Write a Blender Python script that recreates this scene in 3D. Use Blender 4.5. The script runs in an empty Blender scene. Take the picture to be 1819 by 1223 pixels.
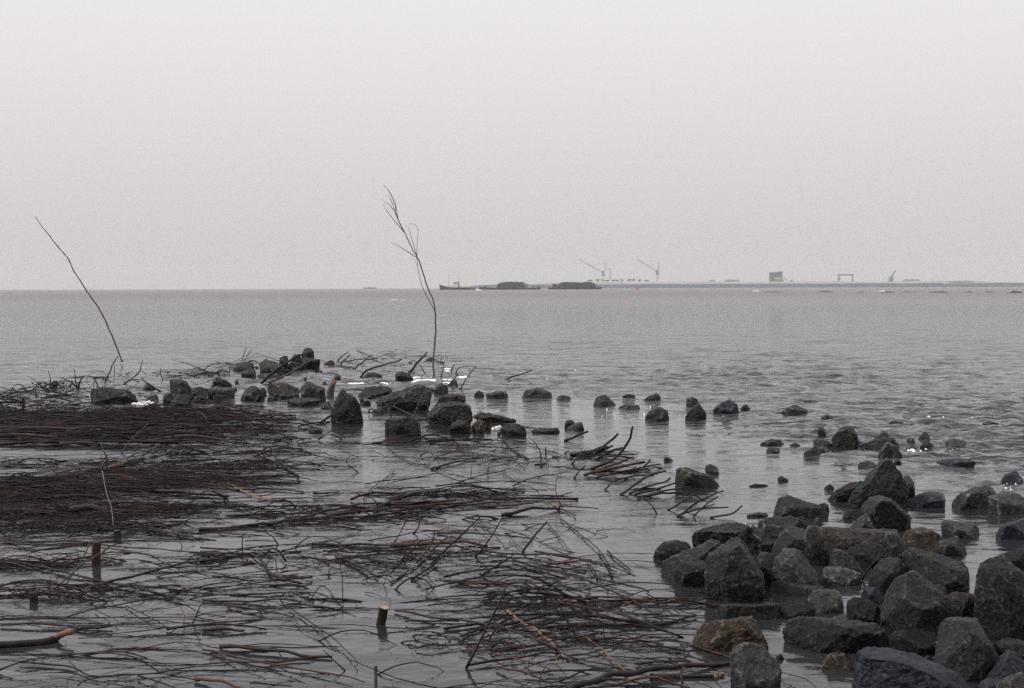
import bpy, bmesh, math, random
import numpy as np
from mathutils import Vector, Matrix, noise

# ------------------------------------------------------------------ camera, sky, light
sc = bpy.context.scene
W, H, F = 1819.0, 1223.0, 2526.0
CAM_Z = 2.0
PITCH = math.atan(100.4 / F)
ROLL = 0.00346
fwd = Vector((0, math.cos(PITCH), -math.sin(PITCH)))
up0 = Vector((0, math.sin(PITCH), math.cos(PITCH)))
rt0 = Vector((1, 0, 0))
rt = rt0 * math.cos(ROLL) - up0 * math.sin(ROLL)
up = rt0 * math.sin(ROLL) + up0 * math.cos(ROLL)
cam_d = bpy.data.cameras.new('camera')
cam = bpy.data.objects.new('camera', cam_d)
sc.collection.objects.link(cam)
cam_d.sensor_width = 36.0
cam_d.lens = F * 36.0 / W
cam_d.clip_start = 0.1
cam_d.clip_end = 30000
m = Matrix((rt, up, -fwd)).transposed().to_4x4()
m.translation = Vector((0, 0, CAM_Z))
cam.matrix_world = m
sc.camera = cam
CAMP = Vector((0, 0, CAM_Z))

SUN_AZ, SUN_EL = math.radians(-92), math.radians(46)     # behind thin cloud, to the left
world = bpy.data.worlds.new('World')
sc.world = world
world.use_nodes = True
nt = world.node_tree
nt.nodes.clear()
out = nt.nodes.new('ShaderNodeOutputWorld')
bg = nt.nodes.new('ShaderNodeBackground')
bg.inputs['Strength'].default_value = 0.1
sky = nt.nodes.new('ShaderNodeTexSky')
sky.sky_type = 'NISHITA'
sky.sun_disc = False
sky.sun_elevation = SUN_EL
sky.sun_rotation = SUN_AZ
sky.air_density = 1.0
sky.dust_density = 6.0
hsv = nt.nodes.new('ShaderNodeHueSaturation')
hsv.inputs['Saturation'].default_value = 0.12
hsv.inputs['Value'].default_value = 0.6
tc = nt.nodes.new('ShaderNodeTexCoord')
sx = nt.nodes.new('ShaderNodeSeparateXYZ')
ramp = nt.nodes.new('ShaderNodeValToRGB')      # the overcast: pale at the horizon, brighter overhead, dimmed in between
ramp.color_ramp.elements[0].position = 0.0
ramp.color_ramp.elements[0].color = (0.655, 0.62, 0.622, 1)
ramp.color_ramp.elements[1].position = 1.0
ramp.color_ramp.elements[1].color = (1.30, 1.31, 1.35, 1)
e = ramp.color_ramp.elements.new(0.12)
e.color = (0.83, 0.79, 0.812, 1)
e = ramp.color_ramp.elements.new(0.2)
e.color = (0.92, 0.89, 0.932, 1)
e = ramp.color_ramp.elements.new(0.30)  # band above the view dimmed to darken what the near water reflects
e.color = (0.82, 0.81, 0.825, 1)
mul = nt.nodes.new('ShaderNodeVectorMath')
mul.operation = 'SCALE'
mul.inputs['Scale'].default_value = 10.0
mix = nt.nodes.new('ShaderNodeMixRGB')
mix.inputs['Fac'].default_value = 0.90
L = nt.links.new
L(sky.outputs['Color'], hsv.inputs['Color'])
L(tc.outputs['Generated'], sx.inputs[0])
L(sx.outputs['Z'], ramp.inputs['Fac'])
L(ramp.outputs['Color'], mul.inputs[0])
L(hsv.outputs['Color'], mix.inputs['Color1'])
L(mul.outputs[0], mix.inputs['Color2'])
L(mix.outputs[0], bg.inputs['Color'])
L(bg.outputs[0], out.inputs['Surface'])

sun_d = bpy.data.lights.new('sun', 'SUN')
sun_d.energy = 3.0
sun_d.angle = math.radians(6)
sun_d.color = (1.0, 0.95, 0.88)
sun = bpy.data.objects.new('sun', sun_d)
sc.collection.objects.link(sun)
sd = Vector((math.sin(SUN_AZ) * math.cos(SUN_EL), math.cos(SUN_AZ) * math.cos(SUN_EL), math.sin(SUN_EL)))
sun.rotation_euler = sd.to_track_quat('Z', 'Y').to_euler()
sun.location = (0, 0, 40)
sc.view_settings.view_transform = 'Standard'
sc.view_settings.look = 'None'
sc.view_settings.exposure = 0.0
sc.view_settings.gamma = 1.0
sc.cycles.max_bounces = 6
sc.cycles.volume_bounces = 0
sc.cycles.use_denoising = False
sc.cycles.sample_clamp_indirect = 1.5
sc.cycles.sample_clamp_direct = 2.0

# ------------------------------------------------------------------ helpers
C = sc.collection
rng = random.Random(7)


def ray(px, py):
    return fwd + rt * ((px - W / 2) / F) + up * ((H / 2 - py) / F)


def at(px, py, Y):
    """world point seen at photo pixel px,py at distance Y"""
    d = ray(px, py)
    return CAMP + d * (Y / d.y)


def ground(px, py, z=0.0):
    d = ray(px, py)
    return CAMP + d * ((z - CAM_Z) / d.z)


CR = {'A': (0, 580, 3.954), 'B': (360, 580, 3.638), 'C': (840, 640, 3.248), 'D': (1300, 700, 3.505),
      'E': (1140, 900, 3.785), 'F': (1460, 900, 3.785), 'G': (0, 700, 4.5475), 'H': (0, 940, 4.3225),
      'I': (360, 760, 4.5475), 'J': (360, 980, 4.5475), 'K': (700, 760, 4.5475), 'L': (700, 980, 3.0317),
      'S': (40, 370, 3.704), 'T': (620, 300, 3.217), 'P': (740, 440, 3.248), 'Q': (1260, 440, 3.254),
      'R': (1350, 470, 10.7), 'U': (1010, 450, 10.1), 'V': (770, 480, 16.54), 'X': (860, 490, 8.27)}


def fp(c, p):
    x0, y0, s = CR[c]
    return (x0 + p[0] / s, y0 + p[1] / s)


def link(name, me, mat=None, parent=None, label=None, cat=None, group=None, kind=None):
    o = bpy.data.objects.new(name, me)
    C.objects.link(o)
    if mat is not None:
        me.materials.append(mat)
    if parent is not None:
        o.parent = parent
        o.matrix_parent_inverse = parent.matrix_world.inverted()
    if label:
        o['label'] = label
    if cat:
        o['category'] = cat
    if group:
        o['group'] = group
    if kind:
        o['kind'] = kind
    return o


def thing(name, loc, label, cat, group=None):
    o = link(name, None, None, None, label, cat, group)
    o.location = loc
    o.matrix_world = Matrix.Translation(loc)
    return o


def mesh_from(name, v, f, smooth=False):
    me = bpy.data.meshes.new(name)
    me.from_pydata([tuple(p) for p in v], [], [tuple(q) for q in f])
    me.validate()
    me.update()
    if smooth:
        me.shade_smooth()
    return me


# ------------------------------------------------------------------ materials
def new_mat(name):
    mt = bpy.data.materials.new(name)
    mt.use_nodes = True
    return mt, mt.node_tree, mt.node_tree.nodes['Principled BSDF']


def mottled(name, c1, c2, scale=6.0, rough=0.7, bump=0.3, bscale=30.0, c3=None, c3_at=0.66, c3_w=0.03, rvar=0.12, spec=0.35, edge=None, coords='Object', dist=0.01, stretch=None, var=0.35):
    mt, t, b = new_mat(name)
    n = t.nodes.new
    tcn = n('ShaderNodeTexCoord')
    src = tcn.outputs[coords]
    if stretch:
        mp = n('ShaderNodeMapping')
        mp.inputs['Scale'].default_value = stretch
        t.links.new(src, mp.inputs['Vector'])
        src = mp.outputs[0]
    oi = n('ShaderNodeObjectInfo')
    n1 = n('ShaderNodeTexNoise')
    n1.inputs['Scale'].default_value = scale
    n1.inputs['Detail'].default_value = 8
    n1.inputs['Roughness'].default_value = 0.65
    r1 = n('ShaderNodeValToRGB')
    r1.color_ramp.elements[0].position = 0.34
    r1.color_ramp.elements[0].color = (*c1, 1)
    r1.color_ramp.elements[1].position = 0.68
    r1.color_ramp.elements[1].color = (*c2, 1)
    t.links.new(src, n1.inputs['Vector'])
    t.links.new(n1.outputs['Fac'], r1.inputs['Fac'])
    col = r1.outputs['Color']
    if c3:
        n2 = n('ShaderNodeTexNoise')
        n2.inputs['Scale'].default_value = scale * 3.1
        n2.inputs['Detail'].default_value = 10
        n2.inputs['Roughness'].default_value = 0.75
        r2 = n('ShaderNodeValToRGB')
        r2.color_ramp.elements[0].position = c3_at
        r2.color_ramp.elements[0].color = (0, 0, 0, 1)
        r2.color_ramp.elements[1].position = c3_at + c3_w
        r2.color_ramp.elements[1].color = (1, 1, 1, 1)
        mx = n('ShaderNodeMixRGB')
        mx.inputs['Color2'].default_value = (*c3, 1)
        t.links.new(src, n2.inputs['Vector'])
        t.links.new(n2.outputs['Fac'], r2.inputs['Fac'])
        t.links.new(r2.outputs['Color'], mx.inputs['Fac'])
        t.links.new(col, mx.inputs['Color1'])
        col = mx.outputs[0]
    if edge:                          # pale edge highlights put into the colour, broken up like chips
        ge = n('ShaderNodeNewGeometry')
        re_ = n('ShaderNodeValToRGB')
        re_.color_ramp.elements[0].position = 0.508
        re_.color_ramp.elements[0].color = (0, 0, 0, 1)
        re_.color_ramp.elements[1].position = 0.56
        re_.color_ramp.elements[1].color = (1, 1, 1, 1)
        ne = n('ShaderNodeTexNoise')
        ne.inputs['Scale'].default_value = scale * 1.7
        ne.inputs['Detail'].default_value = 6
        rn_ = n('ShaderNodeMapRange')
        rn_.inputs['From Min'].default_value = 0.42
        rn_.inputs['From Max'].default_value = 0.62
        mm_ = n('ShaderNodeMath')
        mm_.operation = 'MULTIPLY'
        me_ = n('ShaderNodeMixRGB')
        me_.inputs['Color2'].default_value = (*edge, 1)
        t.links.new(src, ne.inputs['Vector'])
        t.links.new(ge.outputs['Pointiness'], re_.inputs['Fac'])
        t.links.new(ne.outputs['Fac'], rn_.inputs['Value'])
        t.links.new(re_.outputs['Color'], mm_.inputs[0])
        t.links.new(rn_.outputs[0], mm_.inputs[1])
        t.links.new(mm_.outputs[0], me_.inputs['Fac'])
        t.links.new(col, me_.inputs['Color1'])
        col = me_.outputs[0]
    hv = n('ShaderNodeHueSaturation')
    mr = n('ShaderNodeMapRange')
    mr.inputs['To Min'].default_value = 1 - var
    mr.inputs['To Max'].default_value = 1 + var
    t.links.new(oi.outputs['Random'], mr.inputs['Value'])
    t.links.new(mr.outputs[0], hv.inputs['Value'])
    t.links.new(col, hv.inputs['Color'])
    t.links.new(hv.outputs[0], b.inputs['Base Color'])
    b.inputs['Specular IOR Level'].default_value = spec
    n3 = n('ShaderNodeTexNoise')
    n3.inputs['Scale'].default_value = bscale
    n3.inputs['Detail'].default_value = 8
    n3.inputs['Roughness'].default_value = 0.7
    bp = n('ShaderNodeBump')
    bp.inputs['Strength'].default_value = bump
    bp.inputs['Distance'].default_value = dist
    t.links.new(src, n3.inputs['Vector'])
    t.links.new(n3.outputs['Fac'], bp.inputs['Height'])
    t.links.new(bp.outputs[0], b.inputs['Normal'])
    rr = n('ShaderNodeMapRange')
    rr.inputs['To Min'].default_value = rough - rvar * 2
    rr.inputs['To Max'].default_value = rough + rvar * 2
    t.links.new(n1.outputs['Fac'], rr.inputs['Value'])
    t.links.new(rr.outputs[0], b.inputs['Roughness'])
    return mt


M = {}
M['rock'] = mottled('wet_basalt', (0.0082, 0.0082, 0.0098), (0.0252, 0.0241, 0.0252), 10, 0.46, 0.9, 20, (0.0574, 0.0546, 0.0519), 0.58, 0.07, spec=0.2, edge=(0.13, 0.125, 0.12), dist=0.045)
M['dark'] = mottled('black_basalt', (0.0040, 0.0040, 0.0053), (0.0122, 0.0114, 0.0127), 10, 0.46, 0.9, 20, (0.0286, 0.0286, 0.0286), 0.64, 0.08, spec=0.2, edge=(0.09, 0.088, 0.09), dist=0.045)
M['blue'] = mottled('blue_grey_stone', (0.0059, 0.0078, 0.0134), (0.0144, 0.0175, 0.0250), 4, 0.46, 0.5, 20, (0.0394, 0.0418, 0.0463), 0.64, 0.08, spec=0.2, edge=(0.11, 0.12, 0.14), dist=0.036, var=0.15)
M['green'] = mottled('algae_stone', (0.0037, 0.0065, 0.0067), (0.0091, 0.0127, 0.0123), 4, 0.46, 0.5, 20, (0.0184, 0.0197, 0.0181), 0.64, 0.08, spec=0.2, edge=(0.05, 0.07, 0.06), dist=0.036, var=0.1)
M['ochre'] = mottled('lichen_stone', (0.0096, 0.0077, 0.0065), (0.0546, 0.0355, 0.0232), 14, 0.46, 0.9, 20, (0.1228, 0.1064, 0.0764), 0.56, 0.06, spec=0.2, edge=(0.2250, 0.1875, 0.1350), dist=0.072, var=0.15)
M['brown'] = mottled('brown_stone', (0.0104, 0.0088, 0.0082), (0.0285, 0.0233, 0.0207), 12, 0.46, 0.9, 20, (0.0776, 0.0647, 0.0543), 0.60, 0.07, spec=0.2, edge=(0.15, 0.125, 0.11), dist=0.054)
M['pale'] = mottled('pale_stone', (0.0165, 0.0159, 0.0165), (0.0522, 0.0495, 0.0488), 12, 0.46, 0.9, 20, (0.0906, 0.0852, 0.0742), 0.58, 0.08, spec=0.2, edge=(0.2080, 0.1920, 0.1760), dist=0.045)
M['bark'] = mottled('wet_bark', (0.0099, 0.0072, 0.0077), (0.0341, 0.0231, 0.0209), 14, 0.6, 0.5, 60, (0.0825, 0.0385, 0.0248), 0.66, 0.08, spec=0.18, dist=0.004)
M['red'] = mottled('red_bark', (0.0225, 0.0101, 0.0079), (0.0731, 0.0326, 0.0225), 12, 0.6, 0.5, 60, (0.1462, 0.0675, 0.0394), 0.60, 0.1, spec=0.18, dist=0.004)
M['grey'] = mottled('grey_driftwood', (0.0420, 0.0406, 0.0420), (0.1120, 0.1050, 0.1015), 12, 0.7, 0.5, 60, dist=0.004)
M['tan'] = mottled('fresh_wood', (0.1000, 0.0550, 0.0275), (0.2400, 0.1350, 0.0700), 18, 0.7, 0.4, 60, dist=0.003)
M['cut'] = mottled('sawn_end', (0.22, 0.13, 0.09), (0.42, 0.29, 0.20), 30, 0.7, 0.4, 90, dist=0.002)
M['string'] = mottled('pale_twine', (0.30, 0.28, 0.24), (0.42, 0.40, 0.36), 20, 0.8, 0.2, 90, dist=0.001)
M['mud'] = mottled('dark_mud', (0.05, 0.042, 0.040), (0.09, 0.075, 0.07), 0.6, 0.6, 0.4, 3, dist=0.05)
M['foam'] = mottled('foam', (0.62, 0.62, 0.60), (0.80, 0.80, 0.78), 8, 0.8, 0.3, 40, dist=0.01)


def plain(name, c, rough=0.6, sc_=0.8, v=0.18):
    return mottled(name, tuple(x * (1 - v) for x in c), tuple(min(1, x * (1 + v)) for x in c), sc_, rough, 0.15, 4, dist=0.02, var=0.0)


M['hull'] = plain('black_hull_paint', (0.018, 0.020, 0.030), 0.5)
M['white'] = plain('white_paint', (0.80, 0.78, 0.76), 0.5, v=0.06)
M['buff'] = plain('buff_paint', (0.62, 0.30, 0.16), 0.6)
M['cream'] = plain('cream_paint', (0.74, 0.66, 0.44), 0.6)
M['glass'] = plain('dark_window', (0.03, 0.04, 0.045), 0.15)
M['load'] = mottled('brushwood_load', (0.010, 0.010, 0.014), (0.035, 0.032, 0.036), 1.2, 0.85, 0.8, 4, dist=0.3)
M['steel'] = plain('grey_steel', (0.17, 0.19, 0.22), 0.6)
M['bluesteel'] = plain('blue_grey_cladding', (0.10, 0.15, 0.185), 0.7)
M['palec'] = plain('pale_concrete', (0.30, 0.33, 0.33), 0.8)
M['stoneslope'] = mottled('blue_grey_revetment', (0.0305, 0.0418, 0.0653), (0.0653, 0.0783, 0.1044), 0.06, 0.8, 0.3, 0.5, dist=0.2)
M['sand'] = mottled('pale_sand', (0.22, 0.19, 0.175), (0.31, 0.27, 0.25), 0.02, 0.9, 0.2, 0.3, dist=0.2)
M['scrub'] = plain('dark_scrub', (0.07, 0.075, 0.07), 0.9)
M['redpaint'] = plain('red_paint', (0.55, 0.03, 0.03), 0.5)

# water: turbid grey estuary water
wm, t, b = new_mat('estuary_water')
t_w, b_w = t, b
b.inputs['Base Color'].default_value = (0.050, 0.052, 0.058, 1)
b.inputs['IOR'].default_value = 1.333
b.inputs['Roughness'].default_value = 0.03
n = t.nodes.new
tcn = n('ShaderNodeTexCoord')
geo = n('ShaderNodeNewGeometry')
na = n('ShaderNodeTexNoise')           # silt in the water
na.inputs['Scale'].default_value = 0.35
na.inputs['Detail'].default_value = 6
ra = n('ShaderNodeValToRGB')
ra.color_ramp.elements[0].position = 0.3
ra.color_ramp.elements[0].color = (0.015, 0.017, 0.020, 1)
ra.color_ramp.elements[1].position = 0.7
ra.color_ramp.elements[1].color = (0.026, 0.027, 0.029, 1)
t.links.new(geo.outputs['Position'], na.inputs['Vector'])
t.links.new(na.outputs['Fac'], ra.inputs['Fac'])
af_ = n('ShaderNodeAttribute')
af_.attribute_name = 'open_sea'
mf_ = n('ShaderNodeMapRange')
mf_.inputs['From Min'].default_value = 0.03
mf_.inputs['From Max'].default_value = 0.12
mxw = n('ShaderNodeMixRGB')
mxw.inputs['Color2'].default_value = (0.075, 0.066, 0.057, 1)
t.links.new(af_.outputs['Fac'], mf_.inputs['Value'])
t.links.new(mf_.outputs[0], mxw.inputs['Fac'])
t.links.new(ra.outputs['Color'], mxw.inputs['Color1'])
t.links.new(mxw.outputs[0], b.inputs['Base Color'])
at_ = n('ShaderNodeAttribute')
at_.attribute_name = 'chop'
prev = None
for (scx, scy, det, dst) in ((0.45, 0.8, 3, 0.30), (1.5, 3.2, 4, 0.13), (3.8, 8.5, 4, 0.065), (12.0, 26.0, 3, 0.013)):
    mp = n('ShaderNodeMapping')
    mp.inputs['Scale'].default_value = (scx, scy, 1)
    mp.inputs['Rotation'].default_value = (0, 0, 0.12)
    nn = n('ShaderNodeTexNoise')
    nn.inputs['Scale'].default_value = 1.0
    nn.inputs['Detail'].default_value = det
    nn.inputs['Distortion'].default_value = 0.4
    ml = n('ShaderNodeMath')
    ml.operation = 'MULTIPLY'
    t.links.new(geo.outputs['Position'], mp.inputs['Vector'])
    t.links.new(mp.outputs[0], nn.inputs['Vector'])
    t.links.new(nn.outputs['Fac'], ml.inputs[0])
    t.links.new(at_.outputs['Fac'], ml.inputs[1])
    bp = n('ShaderNodeBump')
    bp.inputs['Strength'].default_value = 1.0
    bp.inputs['Distance'].default_value = dst
    t.links.new(ml.outputs[0], bp.inputs['Height'])
    if prev:
        t.links.new(prev.outputs[0], bp.inputs['Normal'])
    prev = bp
t.links.new(prev.outputs[0], b.inputs['Normal'])

# ------------------------------------------------------------------ water, seabed
rows = [1.6]
while rows[-1] < 5600:
    r = rows[-1]
    rows.append(r + max(0.028, r * r / (2 * 1422) * 0.42))
rows[-1] = 5600
rows = np.array(rows)
a_f = np.radians(24)
th = np.concatenate([np.linspace(-math.pi, -a_f, 50)[:-1], np.linspace(-a_f, a_f, 560), np.linspace(a_f, math.pi, 50)[1:]])
R, T = np.meshgrid(rows, th, indexing='ij')
X, Y = R * np.sin(T), R * np.cos(T)
DX = np.gradient(R, axis=0)
nprng = np.random.default_rng(3)


def sstep(a, b, x):
    q = np.clip((x - a) / (b - a), 0, 1)
    return q * q * (3 - 2 * q)


# sheltered water among the brushwood near the shore, chop beyond the line of rocks
edge = 24 - 10 * sstep(0.0, 5.5, X) + 1.2 * np.sin(X * 0.9)
chop = 0.05 + 0.95 * sstep(-4, 7, R - edge)
chop = chop * (1 + 0.25 * np.sin(X * 0.21 + 1.3 * np.sin(Y * 0.07)) * sstep(20, 40, R))
Z = np.zeros_like(R)
wx = X + 0.35 * np.sin(Y * 0.8 + X * 0.3)
for i in range(64):
    lam = 0.16 * (11 ** (i / 63))
    k = 2 * math.pi / lam
    ang = math.radians(-90 + nprng.normal(8, 32))
    kx, ky = k * math.cos(ang), k * math.sin(ang)
    amp = 0.0080 * min(lam, 0.6) ** 0.8 * min(1.0, 0.6 / lam) ** 0.7
    fade = sstep(1.5, 3.5, lam / DX)
    ph = nprng.uniform(0, 2 * math.pi)
    s = np.sin(kx * wx + ky * Y + ph)
    Z += amp * fade * (s + 0.25 * np.cos(2 * (kx * wx + ky * Y + ph)))
patch = 0.75 + 0.55 * np.sin(X * 0.37 + 2 * np.sin(Y * 0.11)) * np.sin(Y * 0.19 + 1.7 * np.sin(X * 0.13))
Z *= np.clip(chop, 0, 2) * np.where(R > 20, np.clip(patch, 0.3, 1.5), 1.0)
nr, nc = R.shape
v = np.stack([X, Y, Z], -1).reshape(-1, 3)
idx = np.arange(nr * nc).reshape(nr, nc)
f = np.stack([idx[:-1, :-1], idx[:-1, 1:], idx[1:, 1:], idx[1:, :-1]], -1).reshape(-1, 4)[:, ::-1]
me = bpy.data.meshes.new('water')
me.vertices.add(len(v))
me.vertices.foreach_set('co', v.ravel())
me.loops.add(f.size)
me.loops.foreach_set('vertex_index', f.ravel())
me.polygons.add(len(f))
me.polygons.foreach_set('loop_start', np.arange(0, f.size, 4))
me.polygons.foreach_set('loop_total', np.full(len(f), 4))
me.update()
me.shade_smooth()
ca = me.attributes.new('chop', 'FLOAT', 'POINT')
ca.data.foreach_set('value', np.clip(0.07 + 0.10 * sstep(9, 16, R) + 0.85 * sstep(0.08, 1.0, chop) + 0.9 * sstep(35, 120, R), 0, 2.0).ravel().astype(np.float32))
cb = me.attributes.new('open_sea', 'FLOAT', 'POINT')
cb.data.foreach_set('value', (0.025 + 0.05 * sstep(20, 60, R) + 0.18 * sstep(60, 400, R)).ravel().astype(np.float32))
ar = t_w.nodes.new('ShaderNodeAttribute')
ar.attribute_name = 'open_sea'
t_w.links.new(ar.outputs['Fac'], b_w.inputs['Roughness'])
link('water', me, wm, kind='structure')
bed = mesh_from('seabed', [(-6000, -30, -1.2), (6000, -30, -1.2), (6000, 6000, -1.2), (-6000, 6000, -1.2)], [(0, 1, 2, 3)])
link('seabed', bed, M['mud'], kind='structure')
bank = mesh_from('shore', [(-60, -30, 0.9), (60, -30, 0.9), (60, -1, 0.35), (-60, -1, 0.35), (60, 1.6, -0.5), (-60, 1.6, -0.5), (-60, -30, -1.1), (60, -30, -1.1)],
                 [(0, 1, 2, 3), (3, 2, 4, 5), (0, 6, 7, 1)])
link('shore', bank, M['mud'], kind='structure')

# ------------------------------------------------------------------ rocks
def rock(c, outline, label, mat='rock', inner=(), by=None, thick=None, rough=1.0, group=None):
    P = [fp(c, p) for p in outline]
    ymax = max(p[1] for p in P)
    yb = fp(c, (0, by))[1] if by is not None else ymax
    cxp = sum(p[0] for p in P) / len(P)
    D = ground(cxp, yb).y
    P0x, P0y = cxp, sum(p[1] for p in P) / len(P)
    gx = 1.09 if c in 'EF' else 1.04
    P = [(P0x + (x - P0x) * gx, P0y + (y - P0y) * (gx - .015)) for x, y in P]
    xs = [p[0] for p in P]
    ys = [p[1] for p in P]
    wm_ = (max(xs) - min(xs)) / F * D
    hm = (max(ys) - min(ys)) / F * D
    size = max(wm_, hm)
    dep = thick if thick else min(max(0.75 * wm_, 0.5 * hm), 1.5 * hm + 0.25 * wm_)
    sd_ = int(abs(P[0][0] * 7 + P[0][1] * 13)) + len(P)
    rn = random.Random(sd_)
    pts = []
    cyp = (max(ys) + min(ys)) / 2
    hh = max(max(ys) - min(ys), 1)
    for (x, y) in P:
        tt = (max(ys) - y) / hh
        Yp = D + dep * (0.07 + 0.48 * tt ** 1.2 + rn.uniform(-0.03, 0.05))
        p = at(x, y, Yp)
        pts.append(p)
        q = at(cxp + (x - cxp) * 0.62, cyp + (y - cyp) * 0.72, D + dep * rn.uniform(0.85, 1.0))
        pts.append(q)
        if tt < 0.45:
            pts.append(Vector((p.x + (at(cxp, y, Yp).x - p.x) * 0.10, p.y + dep * 0.02, -0.16 - rn.uniform(0, 0.1))))
            pts.append(Vector((q.x, q.y, -0.2)))
    if inner:
        for q in inner:
            kk = q[2] if len(q) > 2 else 0.0
            x, y = fp(c, q)
            pts.append(at(x, y, D + dep * kk - 0.02 * dep))
    else:
        hr = rn.uniform(0.45, 0.72)          # a brow: sloping top above it, steep or undercut face below
        for s in (-0.62, -0.15, 0.30, 0.66):
            x = cxp + (max(xs) - min(xs)) / 2 * s * rn.uniform(.7, 1.1)
            y = max(ys) - hh * (hr + rn.uniform(-.12, .12)) * (1 - 0.35 * abs(s))
            pts.append(at(x, y, D + dep * rn.uniform(-0.06, 0.05)))
    cen = sum(pts, Vector()) / len(pts)
    bm = bmesh.new()
    for p in pts:
        bm.verts.new(p - cen)
    res = bmesh.ops.convex_hull(bm, input=bm.verts)
    bmesh.ops.delete(bm, geom=list({g for g in res['geom_interior'] + res['geom_unused'] if isinstance(g, bmesh.types.BMVert) and g.is_valid}), context='VERTS')
    bmesh.ops.dissolve_limit(bm, angle_limit=math.radians(7), verts=bm.verts, edges=bm.edges)
    bmesh.ops.bevel(bm, geom=list(bm.edges), offset=size * 0.006, segments=1, affect='EDGES', profile=0.6)
    bmesh.ops.triangulate(bm, faces=bm.faces)
    tgt = max(3.4 * D / F, size / 46)
    for _ in range(6):
        es = [e for e in bm.edges if e.calc_length() > 1.45 * tgt]
        if not es:
            break
        bmesh.ops.subdivide_edges(bm, edges=es, cuts=1)
        bmesh.ops.triangulate(bm, faces=[f for f in bm.faces if len(f.verts) > 3])
    for kc in range(15):             # quarry faces: flat cuts through the corners
        front = kc < 11
        dr = Vector((rn.gauss(0, 1), -abs(rn.gauss(0.7, 0.5)), rn.gauss(0.15, 0.8)) if front else (rn.gauss(0, 1), rn.gauss(0, 1), rn.gauss(0, 0.8))).normalized()
        sup = max(vv.co.dot(dr) for vv in bm.verts)
        lim = sup * (rn.uniform(0.70, 0.93) if front else rn.uniform(0.93, 0.985))
        tl_ = Vector((rn.gauss(0, 1), rn.gauss(0, 1), rn.gauss(0, 1))) * 0.12
        for vv in bm.verts:
            ex_ = vv.co.dot(dr) - lim - vv.co.dot(tl_) * 0.3
            if ex_ > 0:
                vv.co -= dr * ex_ * 0.97
    rough *= 1.0 if D < 16 else 1.5
    bm.normal_update()
    off = Vector((rn.uniform(-99, 99), rn.uniform(-99, 99), rn.uniform(-99, 99)))
    mv = []
    for vv in bm.verts:
        p = vv.co
        q = p / size
        n1 = noise.fractal(q * 2.3 + off, 1.0, 2.0, 2)
        n2 = noise.fractal(q * 7 + off, 0.8, 2.0, 3)
        dd = noise.voronoi(q * 2.6 + off)[0]
        n3 = min(dd[1] - dd[0], 0.22) - 0.11
        n4 = noise.fractal(q * 24 + off, 0.6, 2.0, 3)
        n5 = abs(noise.noise(q * 3.1 - off)) - 0.25
        n6 = abs(noise.noise(q * 8.3 - off)) - 0.25
        mv.append((vv, vv.normal * size * rough * (0.010 * n1 + 0.010 * n2 + 0.020 * n3 + 0.010 * n4 - 0.022 * n5 - 0.018 * n6)))
    for vv, d in mv:
        vv.co += d
    bmesh.ops.recalc_face_normals(bm, faces=bm.faces)
    me = bpy.data.meshes.new('rock')
    bm.to_mesh(me)
    bm.free()
    me.shade_smooth()
    try:
        me.set_sharp_from_angle(angle=math.radians(20))
    except Exception:
        pass
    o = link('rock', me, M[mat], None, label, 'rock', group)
    o.location = cen
    return o


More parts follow.
